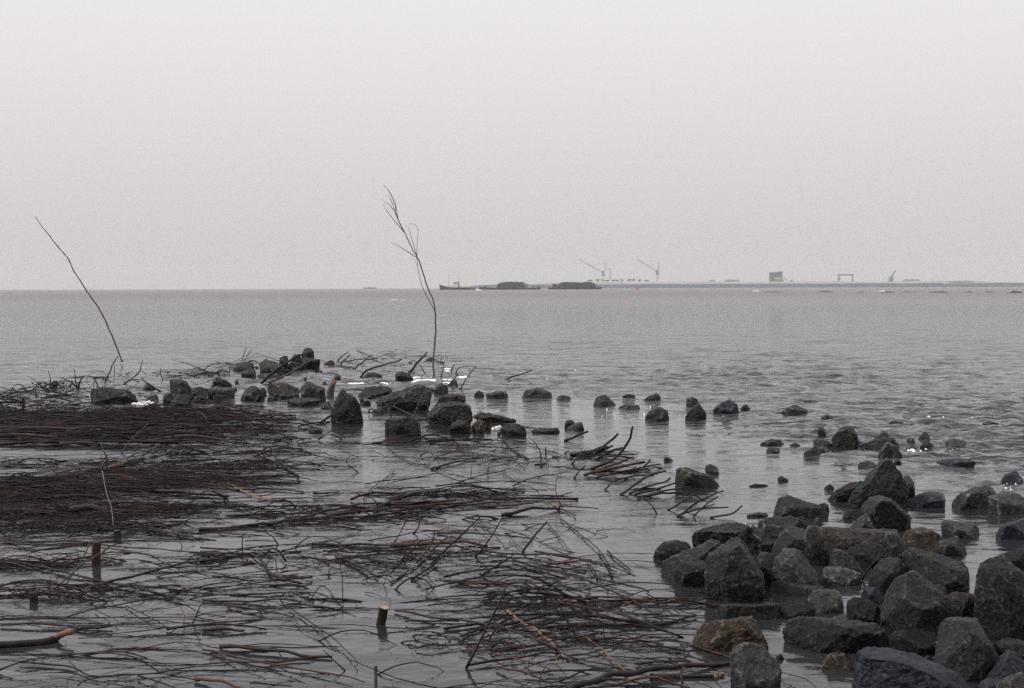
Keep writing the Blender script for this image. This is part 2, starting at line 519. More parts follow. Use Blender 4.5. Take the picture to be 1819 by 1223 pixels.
GL = 'rocks of the far breakwater on the left'
GM = 'rocks breaking the surface in the middle'
GR = 'rocks scattered in the water on the right'
GP = 'rocks of the near pile on the right'
ROCKS = [
 # far left row
 ('A', [(620,455),(640,440),(730,432),(850,445),(930,455),(968,490),(965,520),(850,525),(640,545),(622,520)], 'long flat dark slab of rock standing alone at the left end of the row', 'dark', [(700,470,0),(900,478,.02),(680,535,-.05)], 545, None, GL),
 ('A', [(1015,505),(1050,485),(1110,475),(1118,522),(1030,520)], 'small low rock just right of the long flat slab', 'rock', (), None, None, GL),
 ('A', [(990,430),(1010,400),(1040,392),(1090,435),(1070,452),(1000,450)], 'small hump of rock with a thin branch lying across it', 'dark', (), None, None, GL),
 ('A', [(1170,372),(1270,366),(1305,390),(1345,430),(1345,485),(1250,490),(1215,450),(1190,410)], 'upright leaning rock with a black hollow behind two small boulders', 'rock', [(1240,400,0),(1300,450,-.02)], 530, None, GL),
 ('A', [(1140,470),(1200,468),(1212,500),(1195,540),(1145,535)], 'small dark block tucked against a rounded boulder', 'dark', (), 545, None, GL),
 ('A', [(1195,520),(1230,490),(1280,480),(1330,490),(1345,540),(1330,575),(1200,575)], 'rounded dark boulder in front of the leaning rock', 'dark', (), None, None, GL),
 ('A', [(1330,430),(1390,425),(1470,435),(1480,500),(1400,520),(1345,515)], 'blue grey rock wedged between the leaning rock and the wide block', 'blue', (), None, None, GL),
 ('A', [(1465,430),(1475,385),(1500,345),(1530,355),(1560,375),(1600,385),(1625,410),(1620,430)], 'peaked rock rising behind the wide block', 'rock', (), 460, None, GL),
 ('A', [(1440,445),(1500,425),(1640,430),(1652,470),(1650,510),(1420,515)], 'wide block of rock with a dark right end', 'rock', [(1500,450,0),(1620,450,0),(1600,505,-.03)], None, None, GL),
 # far mound
 ('B', [(190,285),(245,232),(300,245),(330,240),(345,280),(290,292),(200,290)], 'ragged rock at the left foot of the far mound', 'rock', (), None, None, GL),
 ('B', [(245,290),(300,278),(350,280),(345,328),(260,328)], 'square rock below the ragged one at the foot of the mound', 'brown', (), None, None, GL),
 ('B', [(345,250),(410,210),(490,220),(540,250),(500,310),(430,325),(360,318)], 'broad lumpy rock forming the body of the far mound', 'brown', (), None, None, GL),
 ('B', [(490,205),(520,172),(550,180),(555,220),(520,240),(495,225)], 'small round topped rock on the crest of the mound', 'dark', (), 290, None, GL),
 ('B', [(560,205),(590,180),(630,185),(655,215),(640,240),(580,235)], 'rock on the crest under the upper driftwood pole', 'dark', (), 285, None, GL),
 ('B', [(636,170),(645,140),(678,122),(722,150),(728,190),(700,212),(640,205)], 'black pointed rock perched highest on the far mound', 'dark', [(670,150,0),(700,175,0)], 272, None, GL),
 ('B', [(620,225),(650,198),(720,205),(757,215),(762,250),(700,268),(640,265)], 'dark rock carrying the highest pointed rock', 'dark', (), 280, None, GL),
 ('B', [(775,240),(820,215),(850,225),(857,250),(790,252)], 'low brown rock at the right foot of the far mound', 'brown', (), None, None, GL),
 ('B', [(520,245),(600,225),(640,240),(645,280),(560,290),(525,275)], 'dark rock pinched between the two driftwood poles', 'dark', (), None, None, GL),
 ('B', [(340,312),(400,300),(480,300),(500,325),(400,335)], 'low rock under the lower ends of the driftwood poles', 'rock', (), None, None, GL),
 # left centre row
 ('B', [(230,455),(260,410),(310,390),(370,388),(405,430),(400,460),(340,482),(290,478)], 'arched rock with a pale patch beneath its dark brow', 'rock', [(270,425,0),(330,430,-.03),(310,470,-.02)], None, None, GL),
 ('B', [(408,467),(450,450),(487,465),(470,480),(420,480)], 'tiny flat rock beside the arched rock', 'dark', (), None, None, GL),
 ('B', [(410,395),(420,365),(520,368),(570,380),(625,400),(625,460),(560,468),(460,452)], 'long rough rock behind the tiny flat one', 'brown', (), None, None, GL),
 ('B', [(610,420),(650,362),(680,348),(790,400),(802,450),(780,487),(640,490)], 'blunt cone of grey rock with a dark right flank', 'rock', [(680,365,.1),(770,420,.05),(700,470,-.06)], None, None, GL),
 ('B', [(536,497),(560,465),(640,455),(770,462),(790,478),(640,517),(550,514)], 'low sloping brown slab in front of the blunt cone rock', 'brown', (), None, None, GL),
 ('B', [(765,515),(780,490),(820,480),(840,500),(830,532),(775,530)], 'small wet rock left of the tall dark boulder', 'rock', (), None, None, GL),
 ('B', [(815,560),(820,500),(845,450),(865,405),(885,395),(905,412),(925,440),(990,470),(1025,520),(1040,580),(1035,625),(980,632),(840,630),(818,605)], 'tall dark boulder with a peaked top and black hollow face', 'dark', [(880,440,.05),(950,500,-.02),(990,560,-.06),(870,530,.02),(900,600,.02)], None, None, GL),
 ('B', [(1000,447),(1050,397),(1130,385),(1210,392),(1232,410),(1170,428),(1100,432),(1060,455)], 'low dark ledge curving round a pool behind the foam', 'dark', (), None, None, GL),
 ('B', [(1075,495),(1150,458),(1320,400),(1420,382),(1480,410),(1500,465),(1460,522),(1400,545),(1340,525),(1180,515)], 'large whale backed grey rock sloping down to the left', 'rock', [(1400,410,.1),(1450,440,0),(1350,500,-.08),(1200,480,0)], None, None, GL),
 ('B', [(1495,420),(1505,385),(1525,362),(1545,365),(1570,395),(1592,432),(1500,442)], 'small rock with twin points at the right of the large grey one', 'rock', (), None, None, GL),
 ('B', [(1575,387),(1610,345),(1640,345),(1654,387),(1620,394)], 'little black rock beside the bright foam', 'dark', (), None, None, GL),
 ('B', [(1510,475),(1570,440),(1640,432),(1690,440),(1714,487),(1650,492)], 'flat topped brown rock above the hollow boulder', 'brown', (), None, None, GL),
 ('B', [(1448,545),(1480,515),(1530,498),(1650,488),(1720,512),(1745,570),(1725,622),(1640,625),(1540,628),(1470,610)], 'broad boulder with a pitted hollow face and rounded right shoulder', 'rock', [(1500,530,0),(1640,520,.05),(1680,560,0),(1560,560,-.03)], 640, None, GL),
 ('B', [(1582,640),(1640,600),(1725,600),(1738,680),(1650,692),(1600,697)], 'dark block standing below the broad pitted boulder', 'dark', (), None, None, GL),
 ('B', [(1740,620),(1790,600),(1825,620),(1815,690),(1750,680)], 'speckled pebbly rock at the right of the dark block', 'ochre', (), None, None, GL),
 ('B', [(1160,660),(1190,600),(1230,580),(1330,580),(1405,605),(1410,690),(1300,712),(1200,702)], 'flat topped cube of rock with a black front face', 'dark', [(1215,610,-.02),(1330,606,-.02),(1395,625,0),(1215,700,-.04)], None, None, GL),
 ('B', [(1090,547),(1140,520),(1190,535),(1202,557),(1100,567)], 'low wet rock above the flat topped cube', 'rock', (), None, None, GL),
 ('B', [(935,350),(950,336),(970,350),(968,362),(940,362)], 'tiny rock left of the foam streak', 'dark', (), None, None, GL),
 ('B', [(1025,333),(1070,302),(1120,300),(1168,320),(1120,337)], 'low black rock where the bent branch rests', 'dark', (), None, None, GL),
 ('B', [(1242,345),(1240,305),(1290,293),(1335,302),(1372,350),(1300,352)], 'tangled black rock under the leaning driftwood in the foam', 'dark', (), None, None, GL),
 ('B', [(1428,218),(1490,198),(1494,224),(1440,226)], 'small black rock at the foot of the tall bare sapling', 'dark', (), None, None, GL),
 ('B', [(685,660),(725,648),(780,668),(765,692),(700,692)], 'small mottled rock at the end of the driftwood by the tall boulder', 'brown', (), None, None, GL),
 # middle line
 ('C', [(5,195),(30,172),(60,185),(68,212),(10,212)], 'small round black rock at the left of a pair in the open water', 'dark', (), None, None, GM),
 ('C', [(75,195),(120,172),(180,180),(214,202),(190,220),(90,222)], 'low oval rock at the right of a pair in the open water', 'dark', (), None, None, GM),
 ('C', [(278,207),(300,175),(360,160),(410,158),(455,190),(460,208),(380,220),(290,217)], 'smooth domed grey rock standing alone', 'rock', (), None, None, GM),
 ('C', [(480,215),(510,202),(560,210),(572,227),(490,227)], 'faint low rock awash right of the domed rock', 'rock', (), None, None, GM),
 ('C', [(685,240),(720,205),(770,198),(805,225),(838,252),(800,264),(720,248)], 'sloping rock with a small toe on its right', 'rock', (), None, None, GM),
 ('C', [(865,207),(890,194),(945,203),(945,220),(870,219)], 'short flat rock above the thin floating ledge', 'dark', (), None, None, GM),
 ('C', [(975,233),(1020,205),(1060,192),(1085,205),(1087,230),(1010,234)], 'wedge shaped rock pointing left', 'rock', (), None, None, GM),
 ('C', [(838,268),(880,257),(960,260),(967,279),(850,281)], 'thin ledge of rock barely above the water', 'brown', (), None, None, GM),
 ('C', [(980,312),(1040,275),(1075,270),(1120,295),(1136,342),(1090,347),(1020,328)], 'grey rock with a squared right end and a tail to the left', 'rock', [(1060,290,0),(1105,330,-.05)], None, None, GM),
 ('C', [(1230,240),(1235,215),(1260,205),(1300,225),(1312,252),(1240,265)], 'rock peeping out behind the brown sided pointed rock', 'rock', (), None, None, GM),
 ('C', [(1225,328),(1270,270),(1310,250),(1340,290),(1350,328),(1280,344)], 'pointed rock with a black left face and brown right side', 'brown', [(1300,262,.1),(1290,330,-.06)], None, None, GM),
 ('C', [(1378,293),(1420,250),(1480,228),(1525,260),(1540,300),(1480,312),(1400,307)], 'blue black pyramid rock with a small block on its right', 'blue', [(1470,250,.05),(1480,300,-.05)], None, None, GM),
 ('C', [(1538,272),(1580,250),(1605,258),(1610,284),(1560,290)], 'small block at the right foot of the blue black pyramid', 'dark', (), None, None, GM),
 ('C', [(0,318),(50,303),(130,325),(200,345),(265,348),(255,362),(120,364),(10,335)], 'long thin black rock sloping down to the right', 'dark', (), None, None, GM),
 ('C', [(160,395),(190,375),(260,368),(305,385),(310,432),(200,442)], 'rounded dark rock below the long thin black one', 'dark', (), None, None, GM),
 ('C', [(318,410),(380,395),(500,392),(530,410),(520,427),(340,420)], 'long low black rock like a floating plank', 'dark', (), None, None, GM),
 ('C', [(520,390),(580,357),(620,350),(650,392),(590,407)], 'grey rock with a leaning peak at the right end of the low black one', 'rock', (), None, None, GM),
 ('C', [(1100,575),(1102,557),(1130,556),(1162,577),(1110,585)], 'tiny wedge rock above the large ridge rock', 'rock', (), None, None, GM),
 ('C', [(1338,628),(1345,608),(1370,600),(1410,615),(1427,658),(1370,658)], 'small rusty cobble behind the large ridge rock', 'brown', (), None, None, GM),
 ('C', [(1165,700),(1175,632),(1195,620),(1240,618),(1290,642),(1400,680),(1448,720),(1340,742),(1200,722)], 'large brown ridge rock at the end of the leaning poles', 'brown', [(1200,640,-.02),(1290,660,0),(1400,705,0)], None, None, GM),
 ('D', [(165,312),(250,280),(300,285),(327,310),(250,317)], 'low humped rock above a small square one', 'rock', (), None, None, GR),
 ('D', [(215,352),(230,330),(308,330),(314,370),(230,370)], 'small square brown rock below a low hump', 'brown', (), None, None, GR),
 ('D', [(340,332),(390,300),(432,322),(380,334)], 'tiny hump rock left of the wedge pair', 'dark', (), None, None, GR),
 ('D', [(498,315),(500,295),(530,278),(570,285),(620,310),(642,332),(520,332)], 'grey rock behind the small black wedge', 'rock', (), None, None, GR),
 ('D', [(445,367),(510,330),(540,325),(562,382),(490,389)], 'small black wedge rock in front of a grey one', 'dark', (), None, None, GR),
 ('D', [(540,332),(580,345),(587,367),(555,367)], 'brown chip of rock right of the black wedge', 'brown', (), None, None, GR),
 ('D', [(608,290),(630,250),(680,210),(735,203),(795,203),(804,230),(785,285),(770,322),(720,335),(620,312)], 'bulky speckled boulder overhanging the water on its right', 'brown', [(690,240,0),(760,250,-.03),(700,300,.05)], None, None, GR),
 ('D', [(878,280),(950,232),(970,240),(975,285)], 'small brown peak showing above the flat ledge', 'brown', (), 300, None, GR),
 ('D', [(765,330),(850,300),(930,275),(1085,275),(1087,314),(970,322),(860,345)], 'flat grey ledge between the speckled boulder and the pyramid', 'rock', [(950,290,0),(870,330,0)], None, None, GR),
 ('D', [(898,388),(935,335),(975,288),(1000,285),(1040,310),(1072,382),(980,400)], 'small pyramid rock in front of the flat ledge', 'rock', [(990,300,.1),(960,390,-.05)], None, None, GR),
 ('D', [(1140,292),(1200,232),(1225,240),(1240,292),(1160,304)], 'grey tooth of rock above a flat dark one', 'rock', (), None, None, GR),
 ('D', [(1165,322),(1200,298),(1235,300),(1272,337),(1190,342)], 'flat dark rock below the grey tooth', 'dark', (), None, None, GR),
 ('D', [(1320,302),(1370,275),(1470,295),(1482,322),(1330,334)], 'mottled low rock with white marks near the right edge', 'pale', (), None, None, GR),
 ('D', [(1240,445),(1300,405),(1400,403),(1480,408),(1532,432),(1440,458),(1270,462)], 'long blue black rock lying low and alone', 'blue', (), None, None, GR),
 ('D', [(1658,545),(1700,497),(1780,480),(1817,522),(1800,550)], 'blue grey rock at the right edge above the speckled pair', 'blue', (), None, None, GR),
 ('D', [(1000,425),(1030,398),(1072,440),(1020,440)], 'small dark triangle of rock behind the green peak', 'dark', (), None, None, GR),
 ('D', [(780,458),(790,425),(850,415),(905,432),(890,467)], 'low brown rock left of the green peak', 'brown', (), None, None, GR),
 ('D', [(700,715),(760,610),(860,510),(935,415),(965,403),(1000,410),(1060,480),(1110,580),(1125,675),(1040,710),(900,700)], 'tall dark green algae covered boulder with a black right face', 'green', [(1050,482,.05),(925,600,-.02),(1060,690,.0),(960,420,.2),(760,690,0)], 725, None, GP),
 ('D', [(1070,520),(1085,503),(1132,520),(1142,632),(1110,655),(1060,650)], 'brown rock showing behind the right side of the green boulder', 'brown', (), 650, .35, GP),
 ('D', [(585,658),(650,600),(730,558),(830,535),(800,620),(720,672),(640,670)], 'brown ribbed rock behind the left side of the green boulder', 'brown', (), None, None, GP),
 ('D', [(570,582),(610,560),(657,587),(600,600)], 'tiny dark rock alone left of the brown ribbed rock', 'dark', (), None, None, GR),
 ('D', [(785,715),(800,670),(840,625),(900,605),(945,612),(1050,710),(1167,827),(1060,855),(940,845),(900,770)], 'grey topped rock with a long black flank in front of the green boulder', 'rock', [(830,670,.0),(965,655,-.02),(1120,815,.05),(900,720,.0)], 860, None, GP),
 ('D', [(715,855),(740,800),(790,765),(860,728),(910,740),(945,800),(935,852),(780,868)], 'small round shouldered rock under the grey topped one', 'rock', [(820,770,-.02),(900,760,0)], 880, None, GP),
 ('D', [(683,768),(710,725),(780,718),(800,765),(740,780)], 'dark cobble left of the grey topped rock', 'dark', (), None, None, GP),
 ('D', [(1055,695),(1160,625),(1240,612),(1312,618),(1350,655),(1332,692),(1230,715),(1080,710)], 'low blue rock between the green boulder and the speckled pair', 'blue', [(1160,660,0),(1280,650,0)], None, None, GP),
 ('D', [(1343,692),(1400,630),(1500,588),(1620,568),(1690,595),(1710,650),(1640,722),(1400,718)], 'broad grey rock with a black undercut edge', 'rock', [(1370,680,-.03),(1560,690,-.03),(1500,620,.0)], None, None, GP),
 ('D', [(1590,690),(1600,640),(1700,603),(1780,610),(1850,660),(1850,730),(1720,752),(1640,748)], 'white speckled rock joined to the broad undercut one', 'pale', [(1630,660,-.02),(1740,700,-.04)], None, None, GP),
 ('D', [(250,772),(262,700),(290,655),(350,633),(400,660),(480,700),(600,710),(632,752),(450,782),(300,778)], 'grey boulder with a rounded black nose at the head of the pile', 'rock', [(300,690,0),(380,740,-.04),(500,720,0)], 785, None, GP),
 ('D', [(1288,852),(1310,792),(1345,785),(1400,795),(1500,800),(1592,840),(1592,882),(1480,902),(1340,872)], 'flat pink streaked rock lying alone in the water', 'pale', [(1350,830,-.02),(1480,850,-.05)], None, None, GP),
 ('D', [(1063,915),(1070,865),(1085,848),(1180,832),(1260,858),(1332,885),(1325,922),(1230,987),(1140,975)], 'ochre lichen covered rock with bright yellow patches', 'ochre', [(1120,870,0),(1250,900,-.03),(1170,950,-.03)], None, None, GP),
 ('D', [(1228,982),(1290,918),(1400,888),(1440,920),(1482,985),(1420,1015),(1280,1010)], 'two humped grey rock right of the ochre one', 'rock', (), None, None, GP),
 ('D', [(1638,882),(1670,830),(1720,800),(1850,775),(1850,910),(1700,908)], 'smooth blue rock at the right edge of the water', 'blue', (), None, None, GP),
 ('D', [(280,522),(310,510),(357,532),(310,547)], 'tiny rock left of the green boulder in open water', 'dark', (), None, None, GR),
 ('D', [(108,574),(150,558),(242,568),(130,580)], 'thin black sliver of rock nearly awash', 'dark', (), None, None, GR),
 ('D', [(90,754),(160,736),(240,745),(260,768),(150,768)], 'flat dark rock at the tip of the near pile', 'dark', (), None, None, GP),
 ('D', [(275,128),(335,96),(400,70),(470,105),(480,122),(380,128)], 'low peaked rock awash with the swell running over it', 'rock', (), None, None, GR),
 ('D', [(540,152),(590,125),(640,140),(640,155)], 'dark hump awash right of the low peaked one', 'rock', (), None, None, GR),
 ('D', [(960,192),(1000,172),(1060,175),(1080,190)], 'faint dark hump awash beyond the grey tooth', 'rock', (), None, None, GR),
 ('D', [(1540,190),(1590,168),(1660,182),(1680,195)], 'flattened hump awash furthest towards the right edge', 'rock', (), None, None, GR),
 # near pile, left side
 ('E', [(83,308),(150,245),(260,226),(340,228),(372,242),(350,290),(240,332),(140,364),(95,337)], 'black ledge at the outer left tip of the near pile', 'dark', [(150,300,0),(300,260,0)], None, None, GP),
 ('E', [(318,217),(380,165),(500,133),(560,110),(640,105),(720,130),(740,220),(700,262),(640,275),(540,275),(400,245)], 'broad dark grey rock behind the two leaning slabs', 'rock', [(420,190,0),(560,180,-.05),(660,170,0)], 300, None, GP),
 ('E', [(123,422),(138,370),(260,318),(420,240),(510,203),(558,232),(540,285),(440,345),(360,350),(240,410),(228,468),(135,468)], 'long ridged slab rising to the right with a blunt wet toe', 'rock', [(170,390,-.03),(350,300,-.03),(500,230,.0),(200,450,-.03)], None, .45, GP),
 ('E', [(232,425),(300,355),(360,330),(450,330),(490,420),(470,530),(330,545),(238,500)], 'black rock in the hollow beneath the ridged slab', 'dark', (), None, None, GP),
 ('E', [(438,382),(470,320),(520,275),(590,230),(640,220),(690,240),(735,295),(775,350),(808,445),(805,560),(740,655),(600,645),(500,605),(445,490)], 'big smooth faced grey boulder leaning back at the left of the pile', 'rock', [(480,390,0),(610,280,.05),(740,400,0),(600,590,-.10),(500,560,-.06),(740,600,-.05)], 660, .62, GP),
 ('E', [(700,160),(745,125),(800,160),(835,220),(800,262),(720,275)], 'white flecked rock behind the big leaning boulder', 'pale', (), None, None, GP),
 ('E', [(755,150),(770,105),(820,85),(1000,62),(1090,85),(1060,120),(930,190),(850,205),(780,175)], 'long low brown grey rock behind the pile', 'rock', (), 215, None, GP),
 ('E', [(865,290),(900,215),(960,150),(1040,108),(1120,130),(1125,230),(1112,305),(1050,300),(940,310)], 'angular grey rock with a lit left shoulder in mid pile', 'rock', [(960,200,-.02),(1060,160,0),(1040,280,-.04)], 320, None, GP),
 ('E', [(1095,210),(1125,140),(1180,128),(1300,190),(1310,300),(1250,395),(1170,360),(1105,305)], 'ragged dark rock right of the angular grey one', 'rock', [(1150,180,-.02),(1220,260,-.03)], 400, None, GP),
 ('E', [(768,282),(840,225),(892,240),(872,295),(800,304)], 'small black rock in the gap above the pale rock', 'dark', (), None, None, GP),
 ('E', [(783,345),(800,312),(900,318),(930,370),(885,450),(860,525),(820,520),(790,430)], 'narrow dark rock squeezed beside the big leaning boulder', 'brown', (), 545, .3, GP),
 ('E', [(868,482),(885,430),(905,345),(960,293),(1020,288),(1060,310),(1120,350),(1190,440),(1208,548),(1120,545),(960,512)], 'pale creased rock with a dark slot across its face', 'pale', [(930,370,0),(1040,385,.03),(900,470,-.08),(1110,520,-.08),(1050,320,.1)], 560, None, GP),
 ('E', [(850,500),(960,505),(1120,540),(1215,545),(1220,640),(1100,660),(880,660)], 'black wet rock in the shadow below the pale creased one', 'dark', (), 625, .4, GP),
 ('E', [(488,692),(520,675),(620,663),(780,660),(905,660),(937,690),(932,720),(900,782),(760,752),(520,748)], 'long flat rock awash with a pale rim', 'dark', [(540,690,-.03),(880,680,-.03)], None, None, GP),
 ('E', [(325,885),(355,820),(400,788),(520,773),(700,755),(780,742),(872,782),(882,900),(872,960),(740,905),(640,925),(530,972),(340,945)], 'flat topped rock with a bright yellowish upper face', 'ochre', [(380,815,-.02),(560,850,-.06),(640,800,-.05),(800,810,-.02),(430,900,-.06)], 985, None, GP),
 ('E', [(603,955),(620,920),(660,903),(790,908),(850,950),(930,1060),(905,1105),(830,1180),(700,1235),(640,1225),(605,1150)], 'small pale capped block nearest the brushwood', 'pale', [(620,950,0),(790,965,-.03),(850,1050,-.05),(700,1180,-.05)], 1225, None, GP),
 ('E', [(938,690),(960,660),(1050,635),(1110,625),(1155,650),(1165,720),(1100,765),(945,755)], 'slim dark rock right of the long flat one', 'dark', (), None, None, GP),
 ('E', [(1110,620),(1150,575),(1200,555),(1300,565),(1360,600),(1365,700),(1250,710),(1165,690)], 'mottled round rock above the pale flat slab', 'pale', (), 720, None, GP),
 ('F', [(-275,790),(-255,760),(-150,745),(0,758),(130,783),(340,788),(430,850),(432,890),(330,950),(100,985),(-120,960),(-240,900)], 'big flat slab with a pale lit top over black water', 'dark', [(-200,790,-.02),(0,800,-.06),(350,820,-.03),(300,920,-.06)], None, None, GP),
 ('F', [(75,745),(130,718),(240,712),(312,710),(325,740),(275,785),(130,775)], 'smooth pale plate lying on the big flat slab', 'pale', (), 800, None, GP),
 ('F', [(0,1035),(50,980),(140,985),(230,1020),(245,1080),(150,1112),(10,1112)], 'wet rock with a bright glint low in the front of the pile', 'ochre', (), None, None, GP),
 # near pile, right side
 ('F', [(-60,165),(0,140),(130,158),(300,178),(440,155),(480,160),(500,200),(380,235),(250,250),(150,260),(0,262)], 'long flat topped rock across the middle of the pile', 'brown', [(100,190,-.03),(400,190,-.03)], 290, None, GP),
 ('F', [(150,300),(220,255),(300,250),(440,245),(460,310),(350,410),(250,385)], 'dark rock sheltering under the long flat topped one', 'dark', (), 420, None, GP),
 ('F', [(30,310),(60,285),(100,285),(200,335),(315,430),(300,455),(180,420),(50,400)], 'slanting knife edged rock with a light upper rim', 'rock', (), 450, None, GP),
 ('F', [(15,420),(50,402),(130,405),(270,458),(260,500),(130,535),(20,490)], 'grey wedge above the patch of trapped water', 'pale', (), None, None, GP),
 ('F', [(400,320),(415,210),(440,165),(480,155),(520,185),(570,260),(560,400),(440,400)], 'narrow grey rock standing left of the wide block', 'rock', (), 480, None, GP),
 ('F', [(295,515),(310,460),(350,400),(400,340),(445,318),(520,330),(570,400),(570,500),(430,550),(310,575)], 'smooth domed grey rock left of the big triangle', 'rock', [(400,400,-.03),(500,400,-.03),(420,500,-.05)], 600, None, GP),
 ('F', [(530,330),(545,250),(600,275),(650,310),(720,330),(800,320),(850,322),(890,355),(960,360),(975,430),(968,572),(840,575),(720,560),(600,500)], 'wide block of plain grey rock with a scalloped top edge', 'rock', [(640,330,-.02),(860,370,-.04),(950,500,-.04),(740,500,-.06),(600,400,0)], 600, None, GP),
 ('F', [(735,535),(760,525),(830,540),(845,615),(770,600)], 'dark wet rock beneath the wide block', 'dark', (), 640, None, GP),
 ('F', [(245,580),(300,550),(380,538),(415,560),(405,640),(330,655),(290,620)], 'blue grey cobble left of the big triangle', 'blue', (), 660, None, GP),
 ('F', [(150,620),(250,610),(340,645),(420,700),(430,830),(330,850),(200,760)], 'black rock in the deep gap left of the big triangle', 'dark', (), 860, None, GP),
 ('F', [(408,690),(415,600),(425,550),(480,510),(560,470),(620,438),(700,520),(780,600),(870,650),(922,705),(912,752),(790,795),(720,870),(660,935),(620,928),(480,835),(440,765)], 'big triangular brown grey boulder in the middle of the pile', 'rock', [(450,680,-.02),(600,655,-.10),(760,660,-.05),(560,740,-.08),(630,880,-.06),(620,470,.1)], 950, .6, GP),
 ('F', [(835,600),(900,575),(1045,590),(1060,720),(1000,760),(900,740)], 'reddish low rock behind the big triangle and the dark block', 'brown', (), 780, None, GP),
 ('F', [(1185,360),(1220,320),(1260,300),(1380,270),(1400,480),(1300,440)], 'dark shoulder of rock behind the tall block at the right edge', 'dark', (), 560, None, GP),
 ('F', [(1035,720),(1045,620),(1055,500),(1075,400),(1150,358),(1210,343),(1300,430),(1400,500),(1420,800),(1359,905),(1150,895),(1070,820)], 'tall dark angular block at the right edge', 'dark', [(1165,375,0),(1180,460,-.04),(1330,520,-.04),(1190,700,-.08),(1340,720,-.06),(1130,800,-.02)], 935, .7, GP),
 ('F', [(745,1040),(750,860),(790,790),(850,763),(960,758),(1050,778),(1130,868),(1245,935),(1190,1035),(1070,1170),(980,1160),(850,1100)], 'large grey block split by a pale vertical edge', 'rock', [(960,790,-.03),(940,940,-.10),(880,1080,-.06),(1100,900,-.02),(1080,1120,-.04)], 1175, .6, GP),
 ('F', [(1080,1190),(1130,1120),(1180,1020),(1250,942),(1370,990),(1400,1110),(1260,1200)], 'blue tinted rock slanting up at the right', 'blue', [(1200,1040,0),(1280,980,-.03)], 1215, None, GP),
 ('F', [(1150,895),(1250,890),(1400,905),(1400,990),(1260,950)], 'thin grey slab between the tall block and the slanting blue rock', 'rock', (), 1030, None, GP),
 ('F', [(1150,1270),(1190,1170),(1280,1130),(1400,1110),(1420,1280)], 'pale rock cut by the bottom right corner', 'pale', (), 1290, None, GP),
 ('F', [(1030,1260),(1060,1180),(1120,1150),(1200,1160),(1230,1260)], 'blue cobble at the bottom edge beside the corner rock', 'blue', (), 1270, None, GP),
 ('F', [(190,1200),(245,1085),(250,1000),(320,953),(450,968),(620,1008),(760,1058),(900,1130),(960,1240),(800,1330),(600,1340),(250,1320)], 'big blue slate coloured slab at the bottom of the pile', 'blue', [(300,1000,-.02),(420,1100,-.10),(700,1120,-.08),(300,1190,-.1),(820,1200,-.08)], 1345, None, GP),
 ('F', [(420,880),(500,850),(640,935),(760,800),(780,1000),(700,1040),(560,1010),(430,975)], 'black rock wedged under the point of the big triangle', 'dark', (), 1010, None, GP),
 ('F', [(680,1000),(700,980),(735,988),(740,1020),(700,1035)], 'small blue pebble in the gap above the slate slab', 'blue', (), 1060, None, GP),
]
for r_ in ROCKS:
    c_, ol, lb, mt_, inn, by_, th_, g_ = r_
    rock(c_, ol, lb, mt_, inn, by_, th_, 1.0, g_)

# rubble between the larger stones: four shapes, copied
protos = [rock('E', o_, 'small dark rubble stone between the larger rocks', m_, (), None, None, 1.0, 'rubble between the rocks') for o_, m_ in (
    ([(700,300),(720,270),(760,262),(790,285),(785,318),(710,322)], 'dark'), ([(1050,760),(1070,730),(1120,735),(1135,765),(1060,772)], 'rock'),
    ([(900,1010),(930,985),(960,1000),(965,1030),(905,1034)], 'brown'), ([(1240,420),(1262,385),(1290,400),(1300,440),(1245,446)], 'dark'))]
rub = random.Random(21)
areas = [([(1185, 985), (1240, 950), (1420, 915), (1500, 900), (1700, 960), (1720, 1080), (1790, 1180), (1500, 1190), (1400, 1100), (1250, 1060)], 30, 0.7, 1.3, 0.0),
         ([(285, 690), (430, 655), (560, 650), (600, 690), (760, 680), (850, 735), (740, 752), (640, 728), (560, 712), (300, 716)], 45, 1.0, 2.3, 0.0),
         ([(860, 765), (1020, 755), (1010, 772), (870, 775)], 5, 1.0, 1.6, 0.0),
         ([(1440, 770), (1620, 770), (1640, 800), (1480, 805)], 9, 1.0, 1.8, 0.0)]
big_ = [(o.location.copy(), o['label']) for o in C.objects if o.name.startswith('rock') and o.get('group') != 'rubble between the rocks']


used_ = set()


def rub_label(o):
    bl, lb = min(big_, key=lambda q: (q[0].xy - o.location.xy).length)
    d_ = o.location - bl
    rel = ('right of' if d_.x > 0 else 'left of') if abs(d_.x) > abs(d_.y) else ('behind' if d_.y > 0 else 'before')
    head = 'rubble stone %s the ' % rel
    w_ = lb.split()
    room = 16 - len(head.split())
    if len(w_) > room:
        for cut in (' with ', ' behind ', ' in front ', ' beside ', ' carrying ', ' forming ', ' under ', ' between '):
            if lb.find(cut) > 12:
                w_ = lb[:lb.find(cut)].split()
                break
    o['label'] = head + ' '.join(w_[:room])
    if o['label'] in used_:
        return False
    used_.add(o['label'])
    return True


